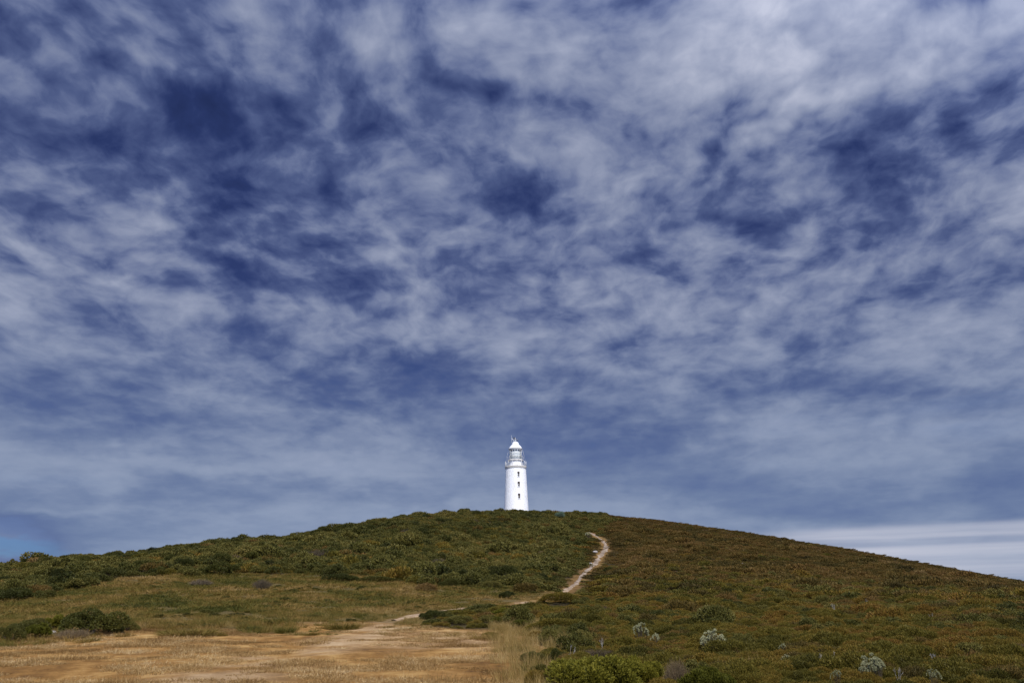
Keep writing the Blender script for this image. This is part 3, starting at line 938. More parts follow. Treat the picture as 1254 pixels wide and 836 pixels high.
# (kind, foot u, foot v, width px, height px, object name, label, category)
HERO = [
    ('heath', 686, 740, 54, 15, 'heath_shrub', 'olive shrub hiding the gap between the lower and upper stretches of the footpath', 'shrub'),
    ('scrub', 590, 752, 36, 9, 'scrub_shrub', 'low olive shrub hiding the footpath just left of the bright green shrub', 'shrub'),
    ('bright', 735, 852, 150, 60, 'leafy_shrub', 'large yellow-green leafy shrub cut by the bottom edge, biggest of its kind', 'shrub'),
    ('bright', 868, 850, 84, 44, 'leafy_shrub', 'yellow-green leafy shrub just right of the grey-brown dead shrub at the bottom edge', 'shrub'),
    ('bright', 780, 842, 70, 46, 'leafy_shrub', 'yellow-green shrub between the biggest leafy shrub and the grey-brown dead shrub', 'shrub'),
    ('deadwarm', 832, 848, 34, 38, 'dead_shrub', 'grey-brown dead shrub standing between two yellow-green leafy shrubs at the bottom', 'shrub'),
    ('dead', 732, 810, 56, 15, 'dead_shrub', 'low purple-grey dead shrub behind the biggest yellow-green shrub', 'shrub'),
    ('dark', 682, 812, 28, 20, 'dark_shrub', 'small rounded dark green shrub in the pale grass left of the purple-grey dead shrub', 'shrub'),
    ('scrub', 690, 838, 36, 26, 'scrub_shrub', 'dark olive shrub at the left foot of the biggest yellow-green shrub', 'shrub'),
    ('scrub', 652, 812, 34, 16, 'scrub_shrub', 'low green shrub growing out of the tall pale grass beside the mown patch', 'shrub'),
    ('heath', 688, 776, 80, 18, 'heath_shrub', 'long low olive cushion shrub with rusty top above the tall pale grass', 'shrub'),
    ('bright_mid', 637, 770, 28, 14, 'leafy_shrub', 'light green shrub at the left end of the tall pale grass', 'shrub'),
    ('bright_mid', 621, 757, 38, 15, 'leafy_shrub', 'bright green shrub right of centre just below the footpath', 'shrub'),
    ('bright_mid', 609, 765, 20, 12, 'leafy_shrub', 'small round bright green shrub at the right edge of the dry grass', 'shrub'),
    ('scrub', 600, 762, 44, 12, 'scrub_shrub', 'low dull olive shrub below the footpath left of the small round green shrub', 'shrub'),
    ('dark', 527, 758, 34, 14, 'dark_shrub', 'dark green shrub with bright tips hiding a bend of the footpath', 'shrub'),
    ('scrub', 560, 764, 50, 13, 'scrub_shrub', 'low dull shrub right of the dark shrub at the footpath bend', 'shrub'),
    ('silver', 875, 789, 32, 21, 'silver_shrub', 'rounded silver-grey leafy shrub, largest of the left-hand pair on the heath', 'shrub'),
    ('silver', 786, 775, 20, 16, 'silver_shrub', 'silver-grey shrub, upper of the two pale ones lying right above the biggest leafy shrub', 'shrub'),
    ('silver_small', 804, 780, 16, 10, 'silver_shrub', 'small flat silver shrub touching the lower right of another silver shrub', 'shrub'),
    ('silver', 1071, 817, 36, 24, 'silver_shrub', 'widest silver-grey shrub, with dense pale leaf heads, in the lower right heath', 'shrub'),
    ('silver_small', 1145, 824, 17, 15, 'silver_shrub', 'small silver shrub right of the widest silver shrub', 'shrub'),
    ('silver_small', 1025, 822, 15, 10, 'silver_shrub', 'tiny cream-silver shrub left of the widest silver shrub', 'shrub'),
    ('silver_small', 960, 790, 12, 9, 'silver_shrub', 'tiny silver shrub in the heath midway between the two large silver shrubs', 'shrub'),
    ('silver_small', 963, 802, 11, 8, 'silver_shrub', 'tiny silver shrub just below another tiny silver one on the heath', 'shrub'),
    ('silver_small', 720, 655, 8, 6, 'silver_shrub', 'tiny pale shrub near the top end of the footpath', 'shrub'),
    ('blue', 686, 634, 14, 8, 'bluish_shrub', 'blue-green shrub on the crest right of the lighthouse', 'shrub'),
    ('scrub', 707, 631, 11, 8, 'scrub_shrub', 'round olive shrub on the skyline, first right of the blue-green shrub', 'shrub'),
    ('scrub', 717, 629, 7, 6, 'scrub_shrub', 'small dark round shrub on the skyline, last before the bare right shoulder', 'shrub'),
    ('dark', 98, 778, 92, 40, 'dark_shrub', 'large dark green dome shrub at the left edge of the mown patch', 'shrub'),
    ('deadwarm', 84, 783, 40, 13, 'dead_shrub', 'brown dead shrub in front of the large dark dome shrub on the left', 'shrub'),
    ('bright_mid', 40, 782, 34, 20, 'leafy_shrub', 'green leafy shrub left of the large dark dome shrub', 'shrub'),
    ('scrub', 8, 786, 40, 24, 'scrub_shrub', 'olive shrub cut by the left edge of the picture at the mown patch', 'shrub'),
    ('scrub', 26, 775, 52, 20, 'scrub_shrub', 'olive shrub mass behind the small green shrub at the left edge of the mown patch', 'shrub'),
    ('bright_mid', 66, 772, 34, 20, 'leafy_shrub', 'fresh green shrub filling the gap left of the large dark dome shrub', 'shrub'),
    ('scrub', 148, 772, 36, 14, 'scrub_shrub', 'low olive shrub at the right end of the large dark dome shrub', 'shrub'),
    ('dark', 14, 736, 60, 20, 'dark_shrub', 'wide dark brown-green shrub cut by the left edge in the meadow', 'shrub'),
    ('dark', 262, 703, 56, 17, 'dark_shrub', 'wide dark dome shrub with rusty rim on the scrub edge of the meadow at left', 'shrub'),
    ('dead', 244, 718, 28, 9, 'dead_shrub', 'low grey woody shrub alone in the meadow below the rusty-rimmed dome shrub', 'shrub'),
    ('dead', 319, 722, 24, 13, 'dead_shrub', 'rounded grey-brown dead shrub alone in the meadow', 'shrub'),
    ('dark', 417, 712, 46, 13, 'dark_shrub', 'dark green shrub at the head of the meadow left of centre', 'shrub'),
    ('scrub', 462, 712, 60, 9, 'scrub_shrub', 'long low olive shrub trailing right of the dark shrub at the meadow head', 'shrub'),
    ('dark', 487, 704, 28, 12, 'dark_shrub', 'blocky dark green shrub above the long low olive shrub', 'shrub'),
    ('brown', 522, 724, 28, 12, 'brown_shrub', 'brown-olive cushion shrub on the upper meadow edge near centre', 'shrub'),
    ('scrub', 548, 718, 30, 12, 'scrub_shrub', 'olive cushion shrub just right of the brown-olive one on the meadow edge', 'shrub'),
    ('dark', 620, 710, 44, 20, 'dark_shrub', 'large round dark green shrub on the slope straight below the lighthouse', 'shrub'),
    ('scrub', 600, 720, 32, 11, 'scrub_shrub', 'low dark shrub at the lower left of the large round dark one below the lighthouse', 'shrub'),
    ('dark', 621, 732, 24, 11, 'dark_shrub', 'small round near-black shrub at the top right of the meadow', 'shrub'),
    ('brown', 645, 726, 34, 14, 'brown_shrub', 'brown-green shrub between the meadow top and the hidden bend of the footpath', 'shrub'),
    ('dead', 388, 689, 36, 16, 'dead_shrub', 'large grey-brown twiggy shrub on the left slope above the meadow', 'shrub'),
    ('dark', 207, 690, 18, 13, 'dark_shrub', 'round blue-black shrub in the scrub above the left meadow', 'shrub'),
    ('dark', 70, 711, 30, 19, 'dark_shrub', 'tall dark round shrub in the scrub at far left', 'shrub'),
    ('dark', 172, 700, 40, 18, 'dark_shrub', 'wide dark shrub on the meadow edge left of the rusty-rimmed dome shrub', 'shrub'),
    ('scrub', 133, 708, 44, 16, 'scrub_shrub', 'olive and yellow shrub on the meadow edge between two dark ones at far left', 'shrub'),
    ('dark', 36, 690, 26, 12, 'dark_shrub', 'dark shrub on the skyline, second from the left edge', 'shrub'),
    ('scrub', 12, 690, 16, 11, 'scrub_shrub', 'olive shrub on the skyline nearest the left edge', 'shrub'),
    ('dark', 96, 694, 26, 18, 'dark_shrub', 'dark grey-green shrub just under the skyline at far left', 'shrub'),
    ('dark', 76, 681, 22, 9, 'dark_shrub', 'dark spreading shrub on the skyline above the tall dark round shrub', 'shrub'),
    ('grass', 228, 778, 56, 9, 'grass_tussock', 'long low olive grass tussock lying on the front edge of the meadow', 'grass tussock'),
    ('grass', 418, 770, 34, 9, 'grass_tussock', 'green grass tussock at the meadow front left of the footpath', 'grass tussock'),
    ('grass', 348, 775, 20, 9, 'grass_tussock', 'small green grass tussock at the mown patch edge, left of centre', 'grass tussock'),
]
LIFT = {'silver': .34, 'silver_small': .34}
HC = []
for _k, _u, _v, _w, _h, *_r in HERO:
    _p = hit(_u, _v, LIFT.get(_k, 0)); _mp = mpp(_p)
    if _w >= 8:
        HC.append((_p[0], _p[1], _w * _mp / 2))
HC = np.array(HC)


def hero_shade(x, y):
    """0 under a named shrub and just in front of it, 1 away from it"""
    out = np.ones(len(x))
    for hx, hy, hr in HC:
        r = math.hypot(hx, hy); ux, uy = hx / r, hy / r
        dx_, dy_ = x - hx, y - hy
        al = dx_ * ux + dy_ * uy; ac = -dx_ * uy + dy_ * ux
        reach = 1.6 + hr
        t = np.where(al < 0, -al / reach, al / (hr * 1.3))
        q = np.hypot(t, ac / (hr * .95))
        out = np.minimum(out, sm(.45, 1.1, q))
    return out


COVER = build_cover()

LIBS = {
    'heath': (T['heath_near'] + T['heath_mid'] + T['heath_far'] + T['brown_mid'] + T['brown_far'] + T['scrub_mid'] + T['scrub_far']),
}
lib_h = library('cover_plants', LIBS['heath'])
OFF = {}
o_ = 0
for k in ('heath_near', 'heath_mid', 'heath_far', 'brown_mid', 'brown_far', 'scrub_mid', 'scrub_far'):
    OFF[k] = (o_, len(T[k])); o_ += len(T[k])


def merge(lst):
    P = np.concatenate([l[0] for l in lst]); rz = np.concatenate([l[1] for l in lst]); sc = np.concatenate([l[2] for l in lst])
    kd = np.concatenate([l[3] for l in lst]); rr = np.concatenate([np.full(len(l[0]), l[4]) for l in lst])
    return P, rz, sc, kd, rr


for nm, lab in (('heath_cover', 'olive and rust brown low heath carpeting the right-hand slope'), ('scrub_cover', 'dark green low scrub carpeting the left slope below the lighthouse')):
    P, rz, sc, kd, rr = merge(COVER[nm])
    ix = np.zeros(len(P), int)
    for kk, near, mid, far in (('h', 'heath_near', 'heath_mid', 'heath_far'), ('b', 'brown_mid', 'brown_mid', 'brown_far'), ('s', 'scrub_mid', 'scrub_mid', 'scrub_far')):
        for q, tname in ((30, near), (60, mid), (200, far)):
            m = (kd == kk) & (rr == q) if q != 30 else (kd == kk) & (rr <= 30)
            if q == 60: m = (kd == kk) & (rr > 30) & (rr <= 60)
            if q == 200: m = (kd == kk) & (rr > 60)
            a, b = OFF[tname]
            ix[m] = a + rng.integers(0, b, int(m.sum()))
    print(nm, len(P))
    scatter(nm, lib_h, P, rz, sc, ix, tilt=rng.normal(size=(len(P), 2)) * .10)['label'] = lab

lib_g = library('meadow_tufts', T['tuft_meadow'] + T['tuft_mfar'])
P, rz, sc, kd, rr = merge(COVER['meadow_grass'])
ix = np.where(rr <= 45, rng.integers(0, 4, len(P)), rng.integers(4, 7, len(P)))
print('meadow', len(P))
scatter('meadow_grass', lib_g, P, rz, sc, ix)['label'] = 'rough brown and green grass of the meadow below the scrub'
lib_d = library('mown_tufts', T['mown'])
P, rz, sc, kd, rr = merge(COVER['mown_grass'])
print('mown', len(P))
scatter('mown_grass', lib_d, P, rz, sc, rng.integers(0, 5, len(P)))['label'] = 'short dry tan grass of the mown patch at the bottom left'
lib_t = library('straw_tufts', T['straw'])
P, rz, sc, kd, rr = merge(COVER['tall_grass'])
print('tall', len(P))
scatter('tall_grass', lib_t, P, rz, sc, rng.integers(0, 4, len(P)), tilt=rng.normal(size=(len(P), 2)) * .15)['label'] = 'tall pale dry grass standing at the edge of the mown patch'

# ------------------------------------------------------------------ lighthouse
def lathe(prof, seg=48, cap_lo=False, cap_hi=False):
    th = np.arange(seg) / seg * 2 * np.pi
    V = []
    F = []
    for r_, z in prof:
        for t in th:
            V.append((r_ * math.cos(t), r_ * math.sin(t), z))
    for i in range(len(prof) - 1):
        for j in range(seg):
            a = i * seg + j; b = i * seg + (j + 1) % seg
            F.append([a, b, b + seg, a + seg])
    if cap_lo: F.append(list(range(seg))[::-1])
    if cap_hi: F.append([(len(prof) - 1) * seg + j for j in range(seg)])
    return V, F


def join(*parts):
    V = []; F = []
    for v, f in parts:
        n = len(V); V += list(v); F += [[i + n for i in q] for q in f]
    return V, F


def boxm(cx, cy, cz, sx, sy, sz, ang=0.0, rad=0.0):
    """box centred cx,cy,cz in a frame turned by ang about z and pushed out rad along local -Y"""
    V = []
    for a in (-1, 1):
        for b in (-1, 1):
            for c in (-1, 1):
                x = cx + a * sx / 2; y = cy + b * sy / 2 - rad; z = cz + c * sz / 2
                V.append((x * math.cos(ang) - y * math.sin(ang), x * math.sin(ang) + y * math.cos(ang), z))
    F = [[0, 1, 3, 2], [4, 6, 7, 5], [0, 4, 5, 1], [2, 3, 7, 6], [0, 2, 6, 4], [1, 5, 7, 3]]
    return V, F


def rod(p, q, r0, r1=None, k=8):
    r1 = r0 if r1 is None else r1
    p = np.array(p, float); q = np.array(q, float); d = unit((q - p)[None])[0]
    a = np.cross(d, (0, 0, 1) if abs(d[2]) < .9 else (1, 0, 0)); a = a / np.linalg.norm(a); b = np.cross(d, a)
    V = [tuple(o + r * (math.cos(t) * a + math.sin(t) * b)) for o, r in ((p, r0), (q, r1)) for t in np.arange(k) / k * 2 * np.pi]
    F = [[j, (j + 1) % k, k + (j + 1) % k, k + j] for j in range(k)] + [list(range(k))[::-1], list(range(k, 2 * k))]
    return V, F


def ringm(rad, z, r, seg=48, k=6):
    V = []; F = []
    for i in range(seg):
        t = i / seg * 2 * np.pi
        for j in range(k):
            s_ = j / k * 2 * np.pi
            V.append(((rad + r * math.cos(s_)) * math.cos(t), (rad + r * math.cos(s_)) * math.sin(t), z + r * math.sin(s_)))
    for i in range(seg):
        for j in range(k):
            F.append([i * k + j, ((i + 1) % seg) * k + j, ((i + 1) % seg) * k + (j + 1) % k, i * k + (j + 1) % k])
    return V, F


wm_, nt = new_mat('white_paint')
tcn = N(nt, 'ShaderNodeTexCoord').outputs['Object']
nz = tn(nt, tcn, 1.2, 5, .6, (1, 1, .35))
nf = tn(nt, tcn, 7.0, 5, .6)
rubble = N(nt, 'ShaderNodeTexVoronoi', feature='DISTANCE_TO_EDGE', inp={'Vector': N(nt, 'ShaderNodeMapping', inp={'Vector': tcn, 'Scale': (1, 1, 1.7)}).outputs[0], 'Scale': 2.6}).outputs[0]
rb = N(nt, 'ShaderNodeMapRange', inp={0: rubble, 1: 0.0, 2: .06, 3: 0.0, 4: 1.0}).outputs[0]
cw = ramp(nt, M(nt, 'ADD', M(nt, 'MULTIPLY', nz, .7), M(nt, 'MULTIPLY', nf, .3)), [(.3, (.66, .64, .60)), (.43, (.77, .765, .745)), (.7, (.81, .81, .80))])
hgt = M(nt, 'ADD', M(nt, 'MULTIPLY', rb, .6), nf)
pb = principled(nt, Base_Color=cw, Roughness=.6, Normal=N(nt, 'ShaderNodeBump', inp={'Strength': .6, 'Distance': .07, 'Height': hgt}).outputs[0])
finish(nt, pb.outputs[0])


def plain(name, c, rough=.5, metal=0.0, var=.15):
    m, nt = new_mat(name)
    t = N(nt, 'ShaderNodeTexCoord').outputs['Object']
    n = tn(nt, t, 4.0, 5, .6)
    cc = ramp(nt, n, [(.3, tuple(x * (1 - var) for x in c)), (.7, c)])
    pb = principled(nt, Base_Color=cc, Roughness=rough, Metallic=metal)
    finish(nt, pb.outputs[0])
    return m


m_white = plain('smooth_white_paint', (.80, .80, .79), .45, var=.08)
m_rail = plain('rail_paint', (.62, .62, .59), .5)
m_stone = plain('weathered_cornice', (.62, .59, .53), .85, var=.35)
m_frame = plain('window_reveal', (.30, .22, .14), .7, var=.3)
m_pane = plain('dark_pane', (.03, .035, .045), .12)
m_darkm = plain('dark_metal', (.03, .03, .035), .5)
m_curt = plain('pale_lining', (.62, .63, .62), .7)
m_under = plain('eave_metal', (.45, .44, .42), .6)
m_lens, nt = new_mat('lens_glass')
tcn = N(nt, 'ShaderNodeTexCoord').outputs['Object']
wvn = N(nt, 'ShaderNodeTexWave', wave_type='BANDS', bands_direction='Z', inp={'Vector': tcn, 'Scale': 6.0, 'Distortion': 0.0})
pb = principled(nt, Roughness=.4, Base_Color=ramp(nt, wvn.outputs[0], [(0, (.62, .62, .59)), (1, (.82, .82, .78))]))
pb.inputs['Coat Weight'].default_value = .15
finish(nt, pb.outputs[0])
m_glass, nt = new_mat('lantern_glass')
gl = N(nt, 'ShaderNodeBsdfGlossy', inp={'Roughness': .03, 'Color': (.9, .95, 1, 1)})
tr = N(nt, 'ShaderNodeBsdfTransparent', inp={'Color': (.86, .88, .87, 1)})
finish(nt, N(nt, 'ShaderNodeMixShader', inp={0: .06, 1: tr.outputs[0], 2: gl.outputs[0]}).outputs[0])

LHD = 153.0
d0 = px_dir(632.3, 622)
az0 = math.atan2(d0[0], d0[1])
bx, by = LHD * math.sin(az0), LHD * math.cos(az0)


def lz(v):
    """height on the tower's axis seen at photo row v"""
    d = px_dir(631.0, v)
    return EYE + d[2] / math.hypot(d[0], d[1]) * LHD


gz = float(height(np.array(bx), np.array(by))) - .3
lh = bpy.data.objects.new('lighthouse', None); C.objects.link(lh)
lh.location = (bx, by, gz)
lh.rotation_euler = (0, 0, -az0)
tag(lh, 'white round stone lighthouse with domed lantern standing on top of the hill', 'lighthouse')
ZZ = lambda v: lz(v) - gz
px_m = mpp((bx, by, lz(600)))
pr = lambda p: p * px_m
z_b = ZZ(622)
z_c0, z_c1 = ZZ(573.6), ZZ(570.9)      # cornice
rb_, rt_ = pr(14.7), pr(12.5)


def rad_at(z):
    return rb_ + (rt_ - rb_) * (z - z_b) / (z_c0 - z_b)


WA = R(14.5)
win_z = [ZZ(525 + 433 / 7.6), ZZ(525 + 525 / 7.6), ZZ(525 + 635 / 7.6)]
WW, WH = pr(2.4), pr(5.6)
# tower wall with real window openings
seg = 96
zs = sorted(set([-1.0, 0.0] + list(np.linspace(.2, z_c0, 26)) + [w + s * WH / 2 for w in win_z for s in (-1, 1)]))
half = WW / 2
wang = half / rad_at(win_z[1])
angs = sorted(set([round(t, 6) for t in np.linspace(0, 2 * np.pi, seg, endpoint=False)]))
c_ang = -np.pi / 2 + WA
c_ang = c_ang % (2 * np.pi)
angs = sorted([t for t in angs if abs(((t - c_ang + np.pi) % (2 * np.pi)) - np.pi) > wang * 1.35] + [c_ang - wang, c_ang + wang, c_ang])
V = []; F = []
for z in zs:
    for t in angs:
        jj = .012 * (float(vnoise(np.array(t * 14), np.array(z * 2.2), 12)) - .5) * 2
        V.append(((rad_at(z) + jj) * math.cos(t), (rad_at(z) + jj) * math.sin(t), z))
na = len(angs)
for i in range(len(zs) - 1):
    zm = (zs[i] + zs[i + 1]) / 2
    for j in range(na):
        t0 = angs[j]; t1 = angs[(j + 1) % na]
        tm = (t0 + ((t1 - t0) % (2 * np.pi)) / 2)
        in_w = abs(((tm - c_ang + np.pi) % (2 * np.pi)) - np.pi) < wang and any(abs(zm - w) < WH / 2 for w in win_z)
        if not in_w:
            a = i * na + j; b = i * na + (j + 1) % na
            F.append([a, b, b + na, a + na])
wall = mesh_obj('tower_wall', V, F, wm_, lh)
for w in win_z:
    Rw = rad_at(w)
    dp = .42
    sq = WW * .98
    jamb = join(boxm(-sq / 2 - .02, dp / 2 - .0, w, .05, dp, WH + .06, WA, Rw - .012), boxm(sq / 2 + .02, dp / 2, w, .05, dp, WH + .06, WA, Rw - .012),
                boxm(0, dp / 2, w + WH / 2 + .02, sq, dp, .05, WA, Rw - .012))
    jo = mesh_obj('window', *join(jamb), m_frame, lh, smooth=False)
    mesh_obj('sill', *boxm(0, 0.04, w - WH / 2 - .05, WW * 1.5, .26, .10, WA, Rw), wm_, jo, smooth=False)
    mesh_obj('pane', *boxm(0, dp - .06, w, sq, .03, WH, WA, Rw), m_pane, jo, smooth=False)
    mesh_obj('glazing_bar', *join(boxm(0, dp - .10, w, .04, .05, WH, WA, Rw), boxm(-sq / 4 - .01, dp - .10, w, sq / 2 - .05, .05, .04, WA, Rw),
                                   boxm(sq / 4 + .01, dp - .10, w, sq / 2 - .05, .05, .04, WA, Rw)), m_white, jo, smooth=False)
# drip stain bracket under the lowest window
rc_ = pr(13.5)
mesh_obj('cornice', *lathe([(rt_ - .02, z_c0 - .05), (rt_ + .10, z_c0), (rt_ + .12, z_c0 + .12), (rc_ - .02, z_c0 + .2), (rc_, z_c0 + .26), (rc_, z_c1 - .08), (rc_ - .05, z_c1 - .03), (rc_ - .06, z_c1), (0.4, z_c1 + .02)], 64), m_stone, lh, smooth=False)
# gallery railing
z_r = ZZ(525 + 306 / 7.6)
rr_ = pr(12.9)
posts = bpy.data.objects.new
rl = mesh_obj('gallery_railing', *join(ringm(rr_, z_r, .020, 64), ringm(rr_, z_c1 + (z_r - z_c1) * .62, .010, 64), ringm(rr_, z_c1 + (z_r - z_c1) * .30, .010, 64)), m_rail, lh)
for i in range(14):
    t = i / 14 * 2 * np.pi + .35
    mesh_obj('post', *rod((rr_ * math.cos(t), rr_ * math.sin(t), z_c1), (rr_ * math.cos(t), rr_ * math.sin(t), z_r + .05), .038), m_rail, rl)
# lantern base, catwalk
z_w0 = ZZ(525 + 292 / 7.6)
r_l = pr(8.0)
mesh_obj('lantern_base', *lathe([(r_l + .08, z_c1 + .0), (r_l + .08, z_c1 + .14), (r_l, z_c1 + .18), (r_l, z_w0), (r_l - .3, z_w0 + .01)], 48), m_white, lh, smooth=False)
r_w = pr(9.7)
mesh_obj('catwalk', *lathe([(r_l - .02, z_w0 - .12), (r_w, z_w0 - .10), (r_w + .02, z_w0 - .02), (r_w, z_w0 + .04), (r_l - .1, z_w0 + .05)], 48), m_stone, lh, smooth=False)
cr = mesh_obj('catwalk_rail', *ringm(r_w, z_w0 + .72, .011, 48), m_rail, lh)
for i in range(10):
    t = i / 10 * 2 * np.pi + .1
    mesh_obj('post', *rod((r_w * math.cos(t), r_w * math.sin(t), z_w0), (r_w * math.cos(t), r_w * math.sin(t), z_w0 + .74), .018), m_rail, cr)
# glazing
z_g0, z_g1 = z_w0 + .05, ZZ(550.4)
r_g = pr(7.8)
glz = mesh_obj('lantern_glazing', *lathe([(r_g, z_g0), (r_g, z_g1)], 20), m_glass, lh, smooth=False)
bars = []
nb_ = 14
for i in range(nb_):
    t = i / nb_ * 2 * np.pi + .12
    bars.append(rod((r_g * math.cos(t), r_g * math.sin(t), z_g0), (r_g * math.cos(t), r_g * math.sin(t), z_g1), .020, k=6))
hh = z_g1 - z_g0
mesh_obj('astragals', *join(*bars, ringm(r_g, z_g0 + .05, .05, 48), ringm(r_g, z_g0 + hh * .36, .03, 48), ringm(r_g, z_g0 + hh * .68, .03, 48), ringm(r_g, z_g1 - .04, .05, 48)), m_white, glz)
mesh_obj('lens', *lathe([(.25, z_g0 - .1), (.80, z_g0 + .15), (.96, z_g0 + hh * .3), (1.0, z_g0 + hh * .5), (.96, z_g0 + hh * .7), (.84, z_g0 + hh * .9), (.2, z_g1)], 32), m_lens, lh)
# lining drawn round the seaward half of the lantern
th = np.linspace(R(-20), R(200), 22)
V = [(.86 * r_g * math.cos(t) * (1 + .02 * (-1)**i), .86 * r_g * math.sin(t) * (1 + .02 * (-1)**i), z) for z in (z_g0, z_g1 - .1) for i, t in enumerate(th)]
F = [[i, i + 1, i + 23, i + 22] for i in range(21)]
cu = mesh_obj('curtain', V, F, m_curt, lh, smooth=False)
sd_ = cu.modifiers.new('thick', 'SOLIDIFY'); sd_.thickness = .02
# roof
z_e = ZZ(549.6)
r_e = pr(8.5)
z_s = ZZ(525 + 148 / 7.6)
z_v = ZZ(525 + 119 / 7.6)
mesh_obj('eave', *lathe([(r_g - .1, z_g1 - .02), (r_e, z_e - .06), (r_e + .03, z_e), (r_e, z_e + .07), (r_e - .2, z_e + .08)], 48), m_under, lh, smooth=False)
roof = mesh_obj('lantern_roof', *lathe([(r_e - .03, z_e + .06), (r_e * .955, z_e + (z_s - z_e) * .16), (r_e * .87, z_e + (z_s - z_e) * .40), (r_e * .76, z_e + (z_s - z_e) * .64), (r_e * .64, z_e + (z_s - z_e) * .85), (pr(4.6), z_s), (pr(4.2), z_s + .1)], 48), m_white, lh)
mesh_obj('vent_cap', *lathe([(pr(4.2), z_s + .02), (pr(4.3), z_s + .22), (pr(4.1), z_s + .34), (pr(3.3), z_v - .16), (pr(2.1), z_v - .02), (pr(.9), z_v + .05), (.02, z_v + .08)], 32), m_white, roof)
z_t = ZZ(525 + 80 / 7.6)
fin = mesh_obj('weather_vane', *join(rod((0, 0, z_v), (0, 0, z_t), .06, .03), rod((-.42, 0, z_v + .42), (.46, .1, z_v + .42), .028), rod((0, -.35, z_v + .5), (0.1, .35, z_v + .5), .028),
                                      lathe([(.01, z_v + .18), (.12, z_v + .24), (.14, z_v + .3), (.1, z_v + .37), (.01, z_v + .42)], 12)), m_rail, lh)
mesh_obj('vane_arrow', *join(boxm(-.22, 0, z_t - .12, .34, .05, .30), rod((-.1, 0, z_t - .12), (.42, 0, z_t - .55), .03), boxm(.42, 0, z_t - .58, .16, .05, .18)), m_darkm, fin, smooth=False)
la = mesh_obj('lightning_rod', *join(rod((-pr(4.3), 0, z_s - .1), (-pr(4.7), 0, ZZ(532.5)), .032, .012), rod((-pr(4.2), 0, ZZ(536.5)), (-pr(1.2), 0, ZZ(540.8)), .045)), m_rail, lh)
# stays from the roof down to the gallery and catwalk
for sx, lo in ((1, 1), (-1, .9)):
    mesh_obj('stay', *rod((sx * (r_e - .02), .1, z_e - .02), (sx * rr_ * .96, .1, z_r), .016), m_rail, lh)

# ------------------------------------------------------------------ individual shrubs and other things
def leafy_shrub(n, rx, ry, h, seed, leaf=.05, wid=.026, rosettes=True, lobes=12, lobe_r=.33, mi=0):
    """shrub whose leaves stand in rosettes at the twig tips"""
    g = Geo()
    P, Nn = dome_points(n, rx, ry, h, lobes, seed, lobe_r)
    q = np.random.default_rng(seed + 1)
    c0 = q.uniform(0, 1, n)
    for k in range(9):
        out = unit(Nn + np.array([0, 0, .6]))
        d = unit(out + unit(q.normal(size=(n, 3))) * (.35 + .09 * k))
        g.leaves(P + out * (.02 - .006 * k), d, leaf * q.uniform(.7, 1.2, n), wid * q.uniform(.8, 1.2, n), np.clip(.75 * c0 + .25 * q.uniform(0, 1, n), 0, 1), mi)
    return g


def silver_shrub(nclus, rx, ry, h, seed):
    """pale corymbs: tight heads of small leaves on visible grey stems"""
    g = Geo(); q = np.random.default_rng(seed)
    P, Nn = dome_points(nclus, rx, ry, h, 8, seed, .36)
    for p, nn in zip(P, Nn):
        m = 60
        d = unit(unit(q.normal(size=(m, 3))) + nn * .9 + np.array([0, 0, .5]))
        cr_ = q.uniform(.045, .075)
        b = p + d * cr_ * .45
        g.leaves(b, unit(d + q.normal(size=(m, 3)) * .25), q.uniform(.035, .06, m), q.uniform(.016, .024, m), q.uniform(.2, 1, m), 0)
        base = np.array([p[0] * .35, p[1] * .35, -.45])
        g.tube([base, (base + p) / 2 + q.normal(size=3) * .02, p], .007, .004, 3, .6, 1)
    return g


def snag(h, seed, mi=0, w=.35):
    """bleached dead bush: a few crooked forks"""
    g = Geo(); q = np.random.default_rng(seed)

    def grow(p, d, L, r, lev):
        e = p + d * L
        m = (p + e) / 2 + q.normal(size=3) * L * .08
        g.tube([p, m, e], r, r * .65, 4, q.uniform(.3, 1), mi)
        if lev:
            for _ in range(2 if lev > 1 else 3):
                grow(e, unit((d + q.normal(size=3) * w + np.array([0, 0, .12]))[None])[0], L * q.uniform(.55, .85), r * .62, lev - 1)
    for _ in range(2):
        grow(np.array([0, 0, -.05]), unit(np.array([[q.normal() * .3, q.normal() * .3, 1]]))[0], h * .42, h * .020, 3)
    return g


SRC = {}


def place(name, make, u, v, wpx, hpx, label, cat, group=None, rot=None, unit_w=1.0, unit_h=.5, depth=1.0, lift=0.0, pt=None):
    """stand a plant on the ground where its foot shows"""
    p = hit(u, v, lift) if pt is None else pt
    k = mpp(p)
    o = make if not callable(make) else make()
    C.objects.link(o)
    o.name = name
    sx = wpx * k / unit_w
    o.location = (p[0], p[1] + sx * unit_w * .2, float(height(np.array(p[0]), np.array(p[1]))) - .03)
    o.scale = (sx, sx * depth, (hpx * k + lift * .15) / unit_h)
    o.location.z += lift * .75
    o.rotation_euler = (0, 0, (rot if rot is not None else random.uniform(-.4, .4)))
    tag(o, label, cat, group)
    return o


def with_stem(o, n=7, r=.02, rx=.32, h=.3, seed=1):
    g = stems(Geo(), rx, rx, h, n, seed, r=r, mi=0)
    s_ = g.obj('stem', [LM['stem']])
    C.objects.link(s_); s_.parent = o
    return o


